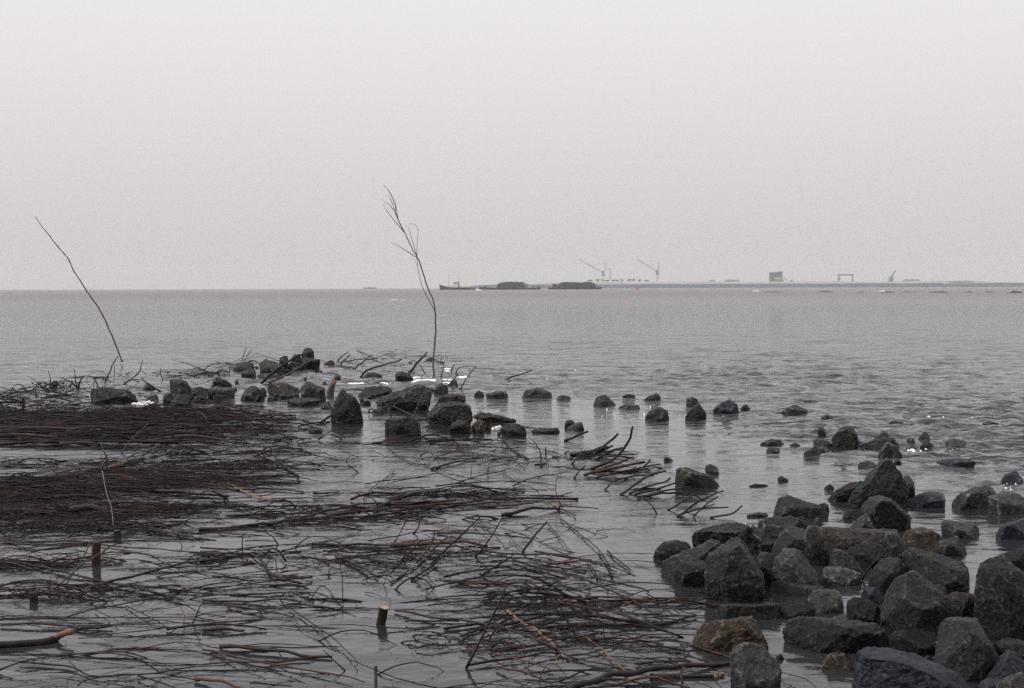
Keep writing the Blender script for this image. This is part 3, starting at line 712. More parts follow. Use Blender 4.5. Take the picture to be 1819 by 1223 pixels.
for poly, cnt, s0, s1, zz in areas:
    wpoly = [ground(x, y) for x, y in poly]
    w2_ = [(q.x, q.y) for q in wpoly]
    k_ = 0
    while k_ < cnt:
        x = rub.uniform(min(q[0] for q in w2_), max(q[0] for q in w2_))
        y = rub.uniform(min(q[1] for q in w2_), max(q[1] for q in w2_))
        ins = False
        jj = len(w2_) - 1
        for ii in range(len(w2_)):
            if (w2_[ii][1] > y) != (w2_[jj][1] > y) and x < (w2_[jj][0] - w2_[ii][0]) * (y - w2_[ii][1]) / (w2_[jj][1] - w2_[ii][1]) + w2_[ii][0]:
                ins = not ins
            jj = ii
        if not ins:
            continue
        c_ = rub.choice(protos).copy()
        C.objects.link(c_)
        c_.location = (x, y, rub.uniform(-0.03, 0.03))
        c_.rotation_euler = (rub.uniform(-.5, .5), rub.uniform(-.5, .5), rub.uniform(0, 6.28))
        s_ = rub.uniform(s0, s1)
        c_.scale = (s_ * rub.uniform(.8, 1.5), s_, s_ * rub.uniform(.6, 1.0))
        k_ += 1
        if not rub_label(c_):           # one loose stone on each side of a rock is enough
            bpy.data.objects.remove(c_)
for o in protos:
    rub_label(o)

# ------------------------------------------------------------------ branches
def catmull(P, n):
    if len(P) < 3:
        a, b = P[0], P[-1]
        return [a.lerp(b, i / n) for i in range(n + 1)]
    Q = [P[0] * 2 - P[1]] + list(P) + [P[-1] * 2 - P[-2]]
    per = max(2, n // (len(P) - 1))
    o_ = []
    for i in range(1, len(Q) - 2):
        for j in range(per):
            s = j / per
            a, b, c, d = Q[i - 1], Q[i], Q[i + 1], Q[i + 2]
            o_.append(0.5 * ((2 * b) + (c - a) * s + (2 * a - 5 * b + 4 * c - d) * s * s + (3 * b - a - 3 * c + d) * s ** 3))
    o_.append(P[-1].copy())
    return o_


def tube(V, Fc, pts, rads, sides=6, knots=0.0, rn=None, open_end=False):
    base = len(V)
    n = len(pts)
    ref = Vector((0, 0, 1))
    for i, p in enumerate(pts):
        tdir = (pts[min(i + 1, n - 1)] - pts[max(i - 1, 0)])
        if tdir.length < 1e-9:
            tdir = Vector((1, 0, 0))
        tdir.normalize()
        if i == 0:
            a = tdir.cross(ref)
            if a.length < 0.1:
                a = tdir.cross(Vector((1, 0, 0)))
            a.normalize()
        else:
            a = a - tdir * a.dot(tdir)
            a.normalize()
        b_ = tdir.cross(a)
        r = rads[i]
        if rn and knots:
            r *= 1 + rn.uniform(-knots, knots)
        for k in range(sides):
            q = 2 * math.pi * k / sides
            V.append(p + (a * math.cos(q) + b_ * math.sin(q)) * r)
    for i in range(n - 1):
        for k in range(sides):
            k2 = (k + 1) % sides
            Fc.append((base + i * sides + k, base + i * sides + k2, base + (i + 1) * sides + k2, base + (i + 1) * sides + k))
    Fc.append(tuple(base + k for k in range(sides))[::-1])
    Fc.append(tuple(base + (n - 1) * sides + k for k in range(sides)))


def unproject(P, mode):
    if mode == 'u':
        if P[0][1] < P[-1][1]:
            P = P[::-1]
        D = ground(*P[0]).y
        lean = rng.uniform(-0.25, 0.25)
        return [at(x, y, D + lean * (P[0][1] - y) / F * D) for (x, y) in P]
    g0, g1 = ground(*P[0], 0.015), ground(*P[-1], 0.015)
    ln = [0.0]
    for a, b in zip(P[:-1], P[1:]):
        ln.append(ln[-1] + math.hypot(b[0] - a[0], b[1] - a[1]))
    o_ = []
    for (x, y), s in zip(P, ln):
        Yl = g0.y + (g1.y - g0.y) * s / ln[-1]
        p = at(x, y, Yl)
        if p.z < 0.012:
            p = ground(x, y, 0.012)
        o_.append(p)
    return o_


def side_twigs(V, Fc, pts, r0, k, rn, lmul=1.0):
    n = len(pts)
    for _ in range(k):
        i = rn.randrange(max(1, n // 6), n - 1)
        p = pts[i]
        d = (pts[i] - pts[i - 1]).normalized()
        if rn.random() < .2:
            d = -d
        aa = math.radians(rn.choice([-1, 1]) * rn.uniform(20, 55))
        dd = Vector((d.x * math.cos(aa) - d.y * math.sin(aa), d.x * math.sin(aa) + d.y * math.cos(aa), d.z + rn.uniform(-.15, .35)))
        ln = rn.uniform(0.15, 0.55) * lmul
        q = [p.copy()]
        cv = rn.uniform(-0.35, 0.35)
        for j in range(5):
            dd = Vector((dd.x - dd.y * cv * .3, dd.y + dd.x * cv * .3, dd.z - 0.12)).normalized()
            q.append(q[-1] + dd * ln / 5)
        rr = [max(r0 * 0.42, 0.002) * (1 - 0.14 * j) for j in range(6)]
        tube(V, Fc, q, rr, 4)


def branch(c, P, w, mode, mat, label, k=0, name='branch', cat='branch', group=None, taper=0.55, extra=()):
    s = CR[c][2]
    Pf = [fp(c, p) for p in P]
    rn = random.Random(int(sum(p[0] * 3 + p[1] for p in P)))
    pts = unproject(Pf, mode)
    D = sum(p.y for p in pts) / len(pts)
    wp = max(w / s * (1.3 if c in 'GHIJKL' else 1.0) - 0.15, 1.1)
    r0 = wp / 2 / F * D
    n = max(8, min(40, int(sum((a - b).length for a, b in zip(pts[:-1], pts[1:])) / 0.05)))
    cp = catmull(pts, n)
    n = len(cp)
    wig = r0 * 0.8
    ph = rn.uniform(0, 50)
    cp = [p + Vector((noise.noise(Vector((i * .35, ph, 0))), noise.noise(Vector((i * .35, ph, 9))), noise.noise(Vector((i * .35, ph, 18))))) * wig * 1.4 for i, p in enumerate(cp)]
    rads = [r0 * (1.08 - taper * i / (n - 1)) for i in range(n)]
    V, Fc = [], []
    tube(V, Fc, cp, rads, 7 if wp > 3 else 5, 0.13, rn)
    side_twigs(V, Fc, cp, r0, k, rn, 0.8 if D > 12 else 1.0)
    for ex in extra:
        pe = unproject([fp(c, p) for p in ex], mode)
        if mode == 'u':
            pe = [at(*fp(c, p), pts[0].y) for p in ex]
        ce = catmull(pe, 10)
        tube(V, Fc, ce, [r0 * 0.62 * (1.0 - 0.4 * i / (len(ce) - 1)) for i in range(len(ce))], 5)
    cen = cp[0].copy()
    me = mesh_from(name, [q - cen for q in V], Fc, True)
    o = link(name, me, M[mat], None, label, cat, group)
    o.location = cen
    return o


GF = 'bare branches lying in the water near the camera'
GB = 'sticks and twigs caught among the far rocks'
GW = 'poles leaning out of the water in the middle'
GT = 'branches of the tangle at the bottom'
GS = 'branches stretched across the water in the centre'
GX = 'branches lying on the brushwood at the left'
WOOD = [
 # lower left
 ('H', [(0,235),(200,270),(450,320),(650,370),(830,410),(1050,455),(1250,500),(1400,545)], 16, 'l', 'bark', 'long dark branch sloping down to the right past the thick leaning stake', 3, GF),
 ('H', [(700,450),(850,405),(1050,355),(1250,300),(1500,250),(1740,228)], 18, 'l', 'bark', 'long black branch rising to the right across the sloping one', 3, GF),
 ('H', [(0,260),(130,265),(240,310)], 14, 'l', 'bark', 'short dark branch at the left edge under the sloping one', 1, GF),
 ('H', [(440,440),(520,370),(600,280),(650,190),(700,90)], 11, 'u', 'grey', 'pale grey curved stick standing up left of the reddish stake', 0, GF),
 ('H', [(500,440),(600,290),(700,230),(830,140)], 8, 'u', 'grey', 'grey twig slanting across the reddish stake', 0, GF),
 ('H', [(580,290),(600,220),(580,130)], 6, 'u', 'bark', 'thin upright twig left of the reddish stake', 0, GF),
 ('H', [(780,120),(1000,145),(1300,160),(1500,190),(1740,220)], 10, 'l', 'red', 'slender reddish branch running right from the top of the reddish stake', 3, GF),
 ('H', [(780,190),(850,130),(1000,90),(1200,95),(1500,100)], 9, 'l', 'bark', 'thin arched twig above the slender reddish branch', 2, GF),
 ('H', [(1120,0),(1300,30),(1450,60),(1570,75)], 12, 'l', 'bark', 'dark branch above the arched twig and right of the tied stump', 2, GF),
 ('H', [(500,680),(700,620),(900,585),(1150,535),(1300,545),(1450,600),(1550,650),(1740,675)], 9, 'l', 'bark', 'wide low arch of twig right of the small square stake', 1, GF),
 ('H', [(970,590),(1100,650),(1230,720),(1280,760)], 8, 'l', 'bark', 'thin twig dropping to the right from the wide low arch', 0, GF),
 ('H', [(0,690),(400,685),(1000,680),(1480,678)], 10, 'l', 'bark', 'very straight thin branch lying level below the small square stake', 1, GF),
 ('H', [(0,735),(300,730),(560,745),(850,740)], 15, 'l', 'bark', 'straight dark branch just below the level thin one', 1, GF),
 ('H', [(550,748),(640,768),(860,745)], 22, 'l', 'bark', 'short thick black branch at the end of the level pair', 0, GF),
 ('H', [(600,840),(850,825),(1100,822),(1400,840),(1550,855)], 7, 'l', 'red', 'faint reddish twig above the broken log', 0, GF),
 ('H', [(950,945),(1150,905),(1350,870),(1550,885),(1740,940)], 8, 'l', 'red', 'reddish arched twig right of the broken log', 1, GF),
 ('H', [(0,1080),(150,1020),(350,980),(600,955),(850,950),(1020,980),(1130,1040),(1230,1110)], 12, 'l', 'bark', 'long curved branch arching just under the broken log', 2, GF),
 ('H', [(150,1020),(400,1040),(560,1060),(700,1130),(900,1130),(1200,1110),(1450,1060),(1740,1050)], 13, 'l', 'bark', 'wavy branch sagging below the long arch near the bottom', 2, GF),
 ('H', [(1060,1130),(1200,1170),(1350,1223),(1420,1260)], 12, 'l', 'bark', 'branch running off the bottom edge below the wavy one', 0, GF),
 ('H', [(600,1200),(640,1170),(750,1140),(900,1130)], 10, 'l', 'bark', 'hooked twig end at the bottom left', 0, GF),
 ('H', [(1280,770),(1450,745),(1600,725),(1740,735)], 15, 'l', 'bark', 'dark branch where the two upright twigs stand', 1, GF),
 ('H', [(1480,730),(1530,600),(1580,545)], 9, 'u', 'bark', 'right one of two twigs standing on a dark branch', 0, GF),
 ('H', [(1410,720),(1415,660),(1380,590)], 7, 'u', 'tan', 'pale left one of two twigs standing on a dark branch', 0, GF),
 ('H', [(1400,140),(1380,100),(1330,50),(1280,0)], 7, 'u', 'tan', 'pale curved twig right of the tied stump', 0, GF),
 ('H', [(600,1080),(520,1000),(505,920),(510,860)], 6, 'u', 'tan', 'thin pale stem under the end of the broken log', 0, GF),
 ('H', [(0,90),(150,115),(280,130)], 14, 'l', 'bark', 'dark branch end at the left edge level with the tied stump', 1, GF),
 ('H', [(0,965),(200,970),(340,985)], 10, 'l', 'bark', 'thin level branch just below the broken log at the left edge', 0, GF),
 ('H', [(730,620),(800,660),(880,690),(910,720)], 7, 'l', 'bark', 'short drooping twig under the left of the wide low arch', 0, GF),
 # left mats
 ('G', [(-40,308),(250,325),(500,345),(700,335),(900,345)], 22, 'l', 'red', 'long reddish branch lying along the far brushwood mat', 0, GX),
 ('G', [(950,585),(1050,545),(1200,512),(1350,470),(1420,400)], 28, 'l', 'grey', 'thick smooth grey branch curving up to the right on the mat', 0, GX),
 ('G', [(880,600),(980,540),(1100,480),(1220,450),(1280,410),(1380,380)], 15, 'l', 'grey', 'thinner forked branch beside the thick smooth grey one', 1, GX),
 ('G', [(980,480),(1040,390),(1100,330),(1200,240)], 7, 'u', 'grey', 'thin grey twig slanting up to the short dark stub', 0, GX),
 ('G', [(0,580),(200,590),(550,600)], 13, 'l', 'bark', 'straight dark branch between the two mats at the left edge', 0, GX),
 ('G', [(0,710),(120,650),(250,635),(450,620)], 11, 'l', 'bark', 'curved twig under the straight dark branch between the mats', 1, GX),
 ('G', [(650,910),(760,890),(930,910)], 24, 'l', 'red', 'short red barked piece lying on the dark log of the near mat', 0, GX),
 ('G', [(550,960),(700,920),(900,940),(1180,960)], 42, 'l', 'bark', 'thick dark log bedded in the near mat behind the stakes', 0, GX),
 ('G', [(1200,780),(1400,790),(1700,810),(1840,830)], 24, 'l', 'bark', 'thick straight branch in the right half of the near mat', 1, GX),
 ('G', [(1250,640),(1500,680),(1840,730)], 18, 'l', 'bark', 'upper of two parallel branches ending the near mat', 2, GX),
 ('G', [(1200,660),(1500,720),(1840,775)], 16, 'l', 'bark', 'lower of two parallel branches ending the near mat', 2, GX),
 ('G', [(1150,1070),(1350,1110),(1560,1150)], 14, 'l', 'bark', 'branch sloping down right of the tied stump', 1, GX),
 ('G', [(190,950),(300,925),(420,900)], 9, 'l', 'tan', 'thin pale twig on the near mat by the left edge', 0, GX),
 ('G', [(1480,190),(1580,150),(1640,170),(1690,240)], 13, 'l', 'bark', 'arched twig beside the short dark stub on the far mat', 0, GX),
 ('B', [(60,535),(130,520),(200,540),(330,560),(480,605),(600,590)], 12, 'l', 'bark', 'bent branch trailing right from the far mat towards the tall boulder', 3, GX),
 ('B', [(0,560),(200,575),(380,600),(560,620)], 10, 'l', 'bark', 'thin branch just below the bent one at the edge of the far mat', 3, GX),
 # centre left
 ('I', [(-30,822),(300,800),(500,775),(700,745),(1000,735),(1300,712),(1620,690)], 22, 'l', 'bark', 'very long dark branch crossing the open water from left to centre', 2, GS),
 ('I', [(720,745),(900,700),(1100,650),(1300,615),(1420,600)], 18, 'l', 'bark', 'straight branch rising to the right off the very long dark one', 0, GS),
 ('I', [(1380,670),(1500,600),(1600,555),(1750,525)], 16, 'l', 'bark', 'forked branch tip standing above the centre bundle', 1, GS),
 ('I', [(1270,722),(1500,700),(1840,662)], 20, 'l', 'bark', 'lowest branch of the centre bundle', 0, GS),
 ('I', [(1400,612),(1600,617),(1840,600)], 18, 'l', 'bark', 'topmost long branch of the centre bundle', 0, GS),
 ('I', [(650,300),(770,395)], 22, 'l', 'bark', 'short stout stick pointing down right beside the mats', 0, GS),
 ('I', [(530,410),(610,375),(680,380),(720,405)], 10, 'l', 'bark', 'small arched twig left of the short stout stick', 0, GS),
 ('I', [(440,205),(560,225),(625,268)], 14, 'l', 'bark', 'bent stick above the short stout one', 1, GS),
 ('I', [(890,532),(1000,530),(1105,514)], 15, 'l', 'bark', 'short dark stick floating alone right of the near mat', 0, GS),
 ('I', [(200,440),(300,500),(440,560),(520,575),(700,592)], 9, 'l', 'tan', 'pale brown branch trailing out of the near mat', 2, GS),
 ('I', [(0,395),(200,420),(400,435),(790,452)], 14, 'l', 'bark', 'upper branch fanning out at the right end of the near mat', 2, GS),
 ('I', [(0,450),(300,500),(560,492),(820,517)], 17, 'l', 'bark', 'lower branch fanning out at the right end of the near mat', 2, GS),
 ('I', [(0,622),(300,640),(600,635),(950,632)], 15, 'l', 'bark', 'level branch between the near mat and the very long one', 2, GS),
 ('I', [(260,650),(450,692),(650,672),(850,665)], 9, 'l', 'bark', 'sagging twig below the level branch', 2, GS),
 ('I', [(640,995),(760,970),(900,935),(1100,895),(1260,870)], 9, 'l', 'bark', 'thin branch slanting up over the left end of the thick level one', 0, GS),
 ('I', [(880,940),(1200,945),(1500,950),(1840,945)], 18, 'l', 'bark', 'thick level branch below the centre bundle', 1, GS),
 ('I', [(318,978),(322,920),(325,868)], 10, 'u', 'bark', 'short straight twig standing upright below the very long branch', 0, GS),
 ('I', [(-20,970),(260,980),(520,990)], 11, 'l', 'bark', 'branch lying level at the foot of the upright twig', 2, GS),
 ('I', [(610,945),(560,880),(460,825)], 10, 'u', 'bark', 'bent stick with a pale tip below the very long branch', 0, GS),
 ('I', [(340,915),(470,912),(600,915)], 8, 'l', 'bark', 'thin twig lying left of the bent stick with a pale tip', 0, GS),
 ('I', [(1260,362),(1200,320),(1160,280),(1190,228)], 8, 'u', 'bark', 'small hooked twig alone in the open water', 0, GS),
 ('I', [(1295,577),(1370,490),(1470,410),(1550,350)], 8, 'l', 'bark', 'thin curved twig rising from above the centre bundle', 1, GS),
 ('I', [(1310,455),(1450,430),(1640,412),(1840,400)], 8, 'l', 'bark', 'thin level twig at the left of the lacy twigs', 3, GS),
 ('I', [(1500,165),(1600,240),(1720,290),(1840,300)], 7, 'l', 'bark', 'sagging twig at the top left of the lacy twigs', 3, GS),
 ('I', [(1410,485),(1600,490),(1840,480)], 9, 'l', 'bark', 'low twig along the bottom of the lacy twigs', 3, GS),
 ('I', [(1540,950),(1590,860),(1655,718)], 6, 'u', 'bark', 'fine twig leaning right above the thick level branch', 0, GS),
 ('I', [(975,990),(1100,1000),(1300,1010),(1500,990),(1840,980)], 11, 'l', 'bark', 'branch lying just under the thick level one', 3, GS),
 ('I', [(1610,1072),(1720,960),(1780,900)], 11, 'u', 'bark', 'stick leaning right at the left end of the crossing sticks', 0, GS),
 # lower centre left
 ('J', [(-20,78),(200,45),(425,5)], 20, 'l', 'bark', 'dark branch rising to the right above the zigzag twigs', 1, GF),
 ('J', [(140,770),(350,775),(600,800),(800,838),(1045,850)], 27, 'l', 'bark', 'thick dark branch with a pale cut end low in the left centre', 1, GF),
 ('J', [(500,888),(700,882),(900,855)], 17, 'l', 'bark', 'short branch crossing under the thick one with the cut end', 0, GF),
 ('J', [(0,790),(200,830),(450,890),(700,930),(1000,980),(1180,1010),(1315,1060)], 14, 'l', 'red', 'long reddish branch ending in a sharp bend near the bottom', 2, GF),
 ('J', [(130,820),(220,885),(400,930),(515,985)], 11, 'l', 'bark', 'bent twig left of the long reddish branch near the bottom', 1, GF),
 ('J', [(550,915),(700,970),(825,1015)], 11, 'l', 'bark', 'twig dipping under the long reddish branch', 0, GF),
 ('J', [(700,450),(850,560),(1000,660),(1130,770),(1245,885),(1240,935)], 9, 'l', 'bark', 'long thin rod slanting down right to a sharp hook in open water', 0, GF),
 ('J', [(1150,962),(1060,880),(970,795)], 10, 'u', 'bark', 'short rod parallel to the long thin hooked one', 0, GF),
 ('J', [(740,545),(810,630),(900,675),(1000,668)], 6, 'l', 'bark', 'fine bow shaped twig left of the long thin rod', 0, GF),
 ('J', [(800,330),(930,335),(1050,400),(1135,450)], 11, 'l', 'bark', 'bent twig pointing down right above the long thin rod', 1, GF),
 ('J', [(1130,448),(1070,380),(1020,338)], 7, 'u', 'bark', 'thin stem rising from the tip of the bent twig', 0, GF),
 ('J', [(200,430),(450,470),(600,500),(735,530)], 13, 'l', 'bark', 'straight twig pointing right above the start of the long thin rod', 2, GF),
 ('J', [(0,390),(200,400),(400,400),(600,385),(805,405)], 15, 'l', 'bark', 'dark level branch among the zigzag twigs', 2, GF),
 ('J', [(400,20),(500,100),(580,200),(780,210)], 13, 'l', 'bark', 'elbowed branch coming down to a level tip', 1, GF),
 ('J', [(340,50),(450,110),(560,170),(700,230),(865,270)], 8, 'l', 'red', 'slim reddish twig sloping beside the elbowed branch', 2, GF),
 ('J', [(640,168),(740,152),(840,140)], 10, 'l', 'bark', 'short twig floating above the elbowed branch tip', 0, GF),
 ('J', [(0,590),(250,595),(520,628)], 15, 'l', 'bark', 'straight branch end pointing right above the thick branch', 1, GF),
 ('J', [(0,630),(200,635),(330,640)], 22, 'l', 'bark', 'stubby dark branch just below the straight branch end', 0, GF),
 ('J', [(1130,335),(1120,160),(1040,130)], 7, 'u', 'bark', 'bent fine twig standing alone left of the leaning fans', 0, GF),
 ('J', [(1690,0),(1620,50),(1520,140),(1410,180)], 14, 'l', 'bark', 'curved branch sweeping up right from the dark knot', 0, GF),
 ('J', [(1080,40),(1250,110),(1415,205)], 24, 'l', 'bark', 'thick dark branch slanting down to the knot in the centre', 2, GF),
 ('J', [(1520,245),(1600,190),(1720,120),(1819,30),(1900,-60)], 14, 'l', 'grey', 'pale grey branch rising right beside the dark knot', 0, GF),
 ('J', [(1690,222),(1819,135),(1900,90)], 14, 'l', 'bark', 'dark branch rising right under the pale grey one', 1, GF),
 ('J', [(1460,272),(1490,180),(1530,100)], 7, 'u', 'grey', 'thin grey stem standing in front of the dark knot', 0, GF),
 ('J', [(1015,172),(1030,130),(1000,80),(850,50),(800,30)], 8, 'l', 'bark', 'looped twig left of the thick slanting branch', 0, GF),
 ('J', [(-60,1030),(150,1050),(320,1110)], 26, 'l', 'red', 'thick red brown branch running off the bottom edge', 0, GF),
 ('J', [(380,1062),(540,1070),(720,1088)], 13, 'l', 'bark', 'dark branch along the bottom edge left of the thin stake', 2, GF),
 ('J', [(0,912),(300,892),(500,900)], 12, 'l', 'bark', 'straight branch crossing behind the long reddish one', 1, GF),
 ('J', [(80,165),(200,200),(400,240)], 10, 'l', 'bark', 'upper arm of the zigzag twigs', 2, GF),
 ('J', [(0,300),(200,285),(392,245)], 9, 'l', 'bark', 'lower arm of the zigzag twigs', 2, GF),
 # centre
 ('K', [(300,332),(450,290),(655,245)], 15, 'l', 'bark', 'straight dark stick lying among the lacy twigs', 0, GS),
 ('K', [(1085,250),(960,180),(900,120),(885,70)], 11, 'l', 'bark', 'curved stick with a hooked top right of the lacy twigs', 0, GS),
 ('K', [(1188,272),(1180,200),(1140,130),(1085,78)], 9, 'u', 'bark', 'slim arched twig standing below the floating plank rock', 0, GS),
 ('K', [(500,165),(650,155),(800,155),(930,170),(1010,235)], 8, 'l', 'bark', 'low arched twig along the top of the lacy twigs', 3, GS),
 ('K', [(-20,442),(200,400),(350,370),(450,375),(700,430)], 7, 'l', 'bark', 'shallow tent shaped twig in the lacy twigs', 3, GS),
 ('K', [(500,450),(650,400),(905,343)], 10, 'l', 'red', 'reddish twig rising right through the lacy twigs', 2, GS),
 ('K', [(330,470),(700,440),(1000,435),(1310,465)], 9, 'l', 'bark', 'long level twig at the foot of the lacy twigs', 3, GS),
 ('K', [(960,470),(1100,410),(1200,385),(1355,370)], 9, 'l', 'bark', 'twig reaching right out of the lacy twigs into open water', 2, GS),
 ('K', [(880,370),(1000,440),(1060,470)], 7, 'l', 'bark', 'short twig crossing between two longer ones at the right of the lacy twigs', 0, GS),
 ('K', [(1360,650),(1330,580),(1305,500),(1320,380)], 7, 'u', 'bark', 'wavy thin stem standing over the fallen bough', 0, GS),
 ('K', [(1270,562),(1350,545),(1448,520)], 10, 'l', 'bark', 'small stick crossing the wavy thin stem', 0, GS),
 ('K', [(875,712),(1000,682),(1120,650),(1340,652)], 25, 'l', 'bark', 'thick black fallen bough with an orange scar at its right end', 0, GS),
 ('K', [(1470,712),(1400,680),(1300,640),(1230,595)], 9, 'l', 'bark', 'thin stick crossing the end of the fallen bough', 0, GS),
 ('K', [(1330,635),(1500,640),(1655,655)], 10, 'l', 'bark', 'thin straight twig pointing right from the fallen bough', 0, GS),
 ('K', [(-20,652),(300,628),(500,615),(750,585),(1025,572)], 18, 'l', 'red', 'long reddish brown branch on top of the centre bundle', 1, GS),
 ('K', [(350,657),(550,628),(850,602)], 15, 'l', 'bark', 'dark branch just under the long reddish brown one', 0, GS),
 ('K', [(720,632),(900,630),(1125,614)], 15, 'l', 'red', 'reddish stub pointing at the fallen bough', 0, GS),
 ('K', [(0,585),(110,545),(200,525),(430,565)], 12, 'l', 'bark', 'kinked branch arching over the centre bundle', 1, GS),
 ('K', [(430,580),(460,555),(500,530)], 7, 'u', 'bark', 'little twig sticking up from the centre bundle', 0, GS),
 ('K', [(0,610),(250,605),(492,590)], 22, 'l', 'bark', 'thick dark branch in the heart of the centre bundle', 2, GS),
 ('K', [(300,1110),(450,950),(570,840),(705,718)], 15, 'u', 'bark', 'leftmost of the three long rods leaning up to the right', 0, GS),
 ('K', [(655,1045),(760,920),(868,738)], 14, 'u', 'bark', 'middle one of the three long rods leaning up to the right', 0, GS),
 ('K', [(1035,1005),(1130,880),(1238,758)], 16, 'u', 'bark', 'rightmost of the three long rods leaning up to the right', 0, GS),
 ('K', [(1240,775),(1330,880),(1452,1032)], 9, 'l', 'bark', 'rod dropping right from the tip of the rightmost leaning rod', 0, GS),
 ('K', [(1340,730),(1500,860),(1640,970),(1730,1091)], 10, 'l', 'bark', 'long rod dropping right from under the fallen bough', 1, GS),
 ('K', [(350,848),(600,852),(800,862),(1125,898)], 12, 'l', 'bark', 'long straight branch crossing behind the leaning rods', 0, GS),
 ('K', [(-20,940),(200,940),(400,930),(540,920),(650,935),(755,962)], 25, 'l', 'red', 'thick red brown branch humped at its right end', 0, GS),
 ('K', [(180,1087),(280,970),(320,880),(330,820)], 13, 'u', 'grey', 'pale stripped stick leaning right beside the leaning rods', 0, GS),
 ('K', [(260,1022),(330,970),(435,878)], 13, 'u', 'bark', 'short dark rod crossing the pale stripped stick', 0, GS),
 ('K', [(-10,930),(40,870),(110,730)], 6, 'u', 'bark', 'fine twig leaning right of the thick level branch end', 0, GS),
 ('K', [(640,780),(780,850),(870,940),(912,1032)], 8, 'l', 'bark', 'bowed rod passing behind the middle leaning rod', 0, GS),
 ('K', [(930,880),(990,945),(1062,1012)], 7, 'l', 'bark', 'thin rod just left of the rightmost leaning rod', 0, GS),
 ('K', [(1170,922),(1270,895),(1365,873)], 7, 'l', 'bark', 'small level twig right of the rightmost leaning rod', 0, GS),
 ('K', [(150,852),(190,820),(205,740),(150,690)], 12, 'u', 'bark', 'crooked twig hanging below the centre bundle', 0, GS),
 ('K', [(700,990),(900,1020),(1200,1025),(1600,1070)], 14, 'l', 'bark', 'long branch joining the feet of the leaning rods', 2, GS),
 ('K', [(270,1020),(560,1012),(700,990)], 13, 'l', 'bark', 'branch lying left of the middle leaning rod foot', 2, GS),
 ('K', [(600,735),(720,740),(835,762)], 9, 'l', 'bark', 'twig lying in water just under the centre bundle', 0, GS),
 ('K', [(620,392),(628,330),(630,262)], 6, 'u', 'bark', 'left of two fine uprights in the lacy twigs', 0, GS),
 ('K', [(755,372),(762,330),(770,280)], 6, 'u', 'bark', 'right of two fine uprights in the lacy twigs', 0, GS),
 # bottom tangle
 ('L', [(5,318),(200,350),(450,385),(650,430),(780,480),(870,520),(960,570),(1150,610),(1285,640)], 11, 'l', 'bark', 'long rod starting left of the tangle and running right through it', 3, GT),
 ('L', [(390,632),(460,480),(520,370),(570,270),(608,178)], 12, 'u', 'bark', 'tall black rod leaning up right through the left of the tangle', 0, GT),
 ('L', [(640,45),(760,80),(900,110),(1050,160),(1200,225),(1330,290),(1442,367)], 11, 'l', 'bark', 'long rod arching down right over the top of the tangle', 3, GT),
 ('L', [(1240,292),(1330,260),(1420,248),(1562,258)], 12, 'l', 'red', 'bent rod with an orange tip near the big leaning boulder', 0, GT),
 ('L', [(610,325),(700,390),(780,430),(850,500),(912,552)], 12, 'l', 'tan', 'pale brown rod slanting down right in the middle of the tangle', 2, GT),
 ('L', [(560,360),(640,322),(750,270),(825,245)], 9, 'l', 'bark', 'rod rising right above the pale brown one', 1, GT),
 ('L', [(700,150),(870,240),(1000,300),(1200,330),(1400,400),(1500,450),(1592,562)], 9, 'l', 'bark', 'long thin rod ending by the yellow topped rock', 3, GT),
 ('L', [(560,402),(800,345),(925,325)], 14, 'l', 'bark', 'thick rod rising right in the left middle of the tangle', 1, GT),
 ('L', [(900,402),(1100,392),(1300,400),(1480,380),(1628,343)], 16, 'l', 'bark', 'thick rod rising at its right end towards the long flat rock', 2, GT),
 ('L', [(360,455),(500,400),(605,350)], 12, 'l', 'bark', 'rod pointing down left into open water', 1, GT),
 ('L', [(270,412),(450,390),(565,360)], 11, 'l', 'bark', 'rod above the one pointing down left into open water', 2, GT),
 ('L', [(330,162),(450,175),(600,170),(845,170)], 12, 'l', 'red', 'rod with a short red end at the upper left of the tangle', 2, GT),
 ('L', [(300,165),(450,140),(640,130),(925,152)], 9, 'l', 'bark', 'rod just above the one with a red end', 2, GT),
 ('L', [(60,376),(180,372),(350,378)], 9, 'l', 'bark', 'forked twig tip lying above water left of the tall black rod', 1, GT),
 ('L', [(120,520),(210,500),(290,510),(450,495),(655,490)], 10, 'l', 'bark', 'level twig passing behind the foot of the tall black rod', 2, GT),
 ('L', [(110,450),(250,455),(400,495)], 7, 'l', 'bark', 'fine twig above the level one at the left of the tangle', 1, GT),
 ('L', [(400,612),(600,580),(760,555),(900,545)], 12, 'l', 'bark', 'rod lying right of the foot of the tall black rod', 2, GT),
 ('L', [(930,562),(1050,550),(1150,520),(1232,480)], 9, 'l', 'bark', 'rod curving up right in the lower middle of the tangle', 1, GT),
 ('L', [(940,745),(1100,690),(1300,650),(1500,625),(1835,592)], 30, 'l', 'bark', 'thickest bough along the bottom ending against the pale capped block', 2, GT),
 ('L', [(1180,722),(1290,690),(1420,680),(1500,710),(1610,745)], 14, 'l', 'red', 'reddish arched branch at the bottom below the thickest bough', 0, GT),
 ('L', [(1300,602),(1490,587),(1610,600)], 12, 'l', 'bark', 'straight rod just above the thickest bough', 0, GT),
 ('L', [(1480,548),(1550,545),(1655,592)], 10, 'l', 'bark', 'bent twig between the yellow topped rock and the thickest bough', 0, GT),
 ('L', [(1380,668),(1500,668),(1745,668)], 24, 'l', 'bark', 'second thick bough under the thickest one with an orange torn end', 1, GT),
 ('L', [(1555,712),(1550,660),(1567,622)], 10, 'u', 'tan', 'short pale upright twig in front of the two thick boughs', 0, GT),
 ('L', [(1175,132),(1150,60),(1100,0)], 9, 'l', 'bark', 'left of two rods ending at the upper right of the tangle', 0, GT),
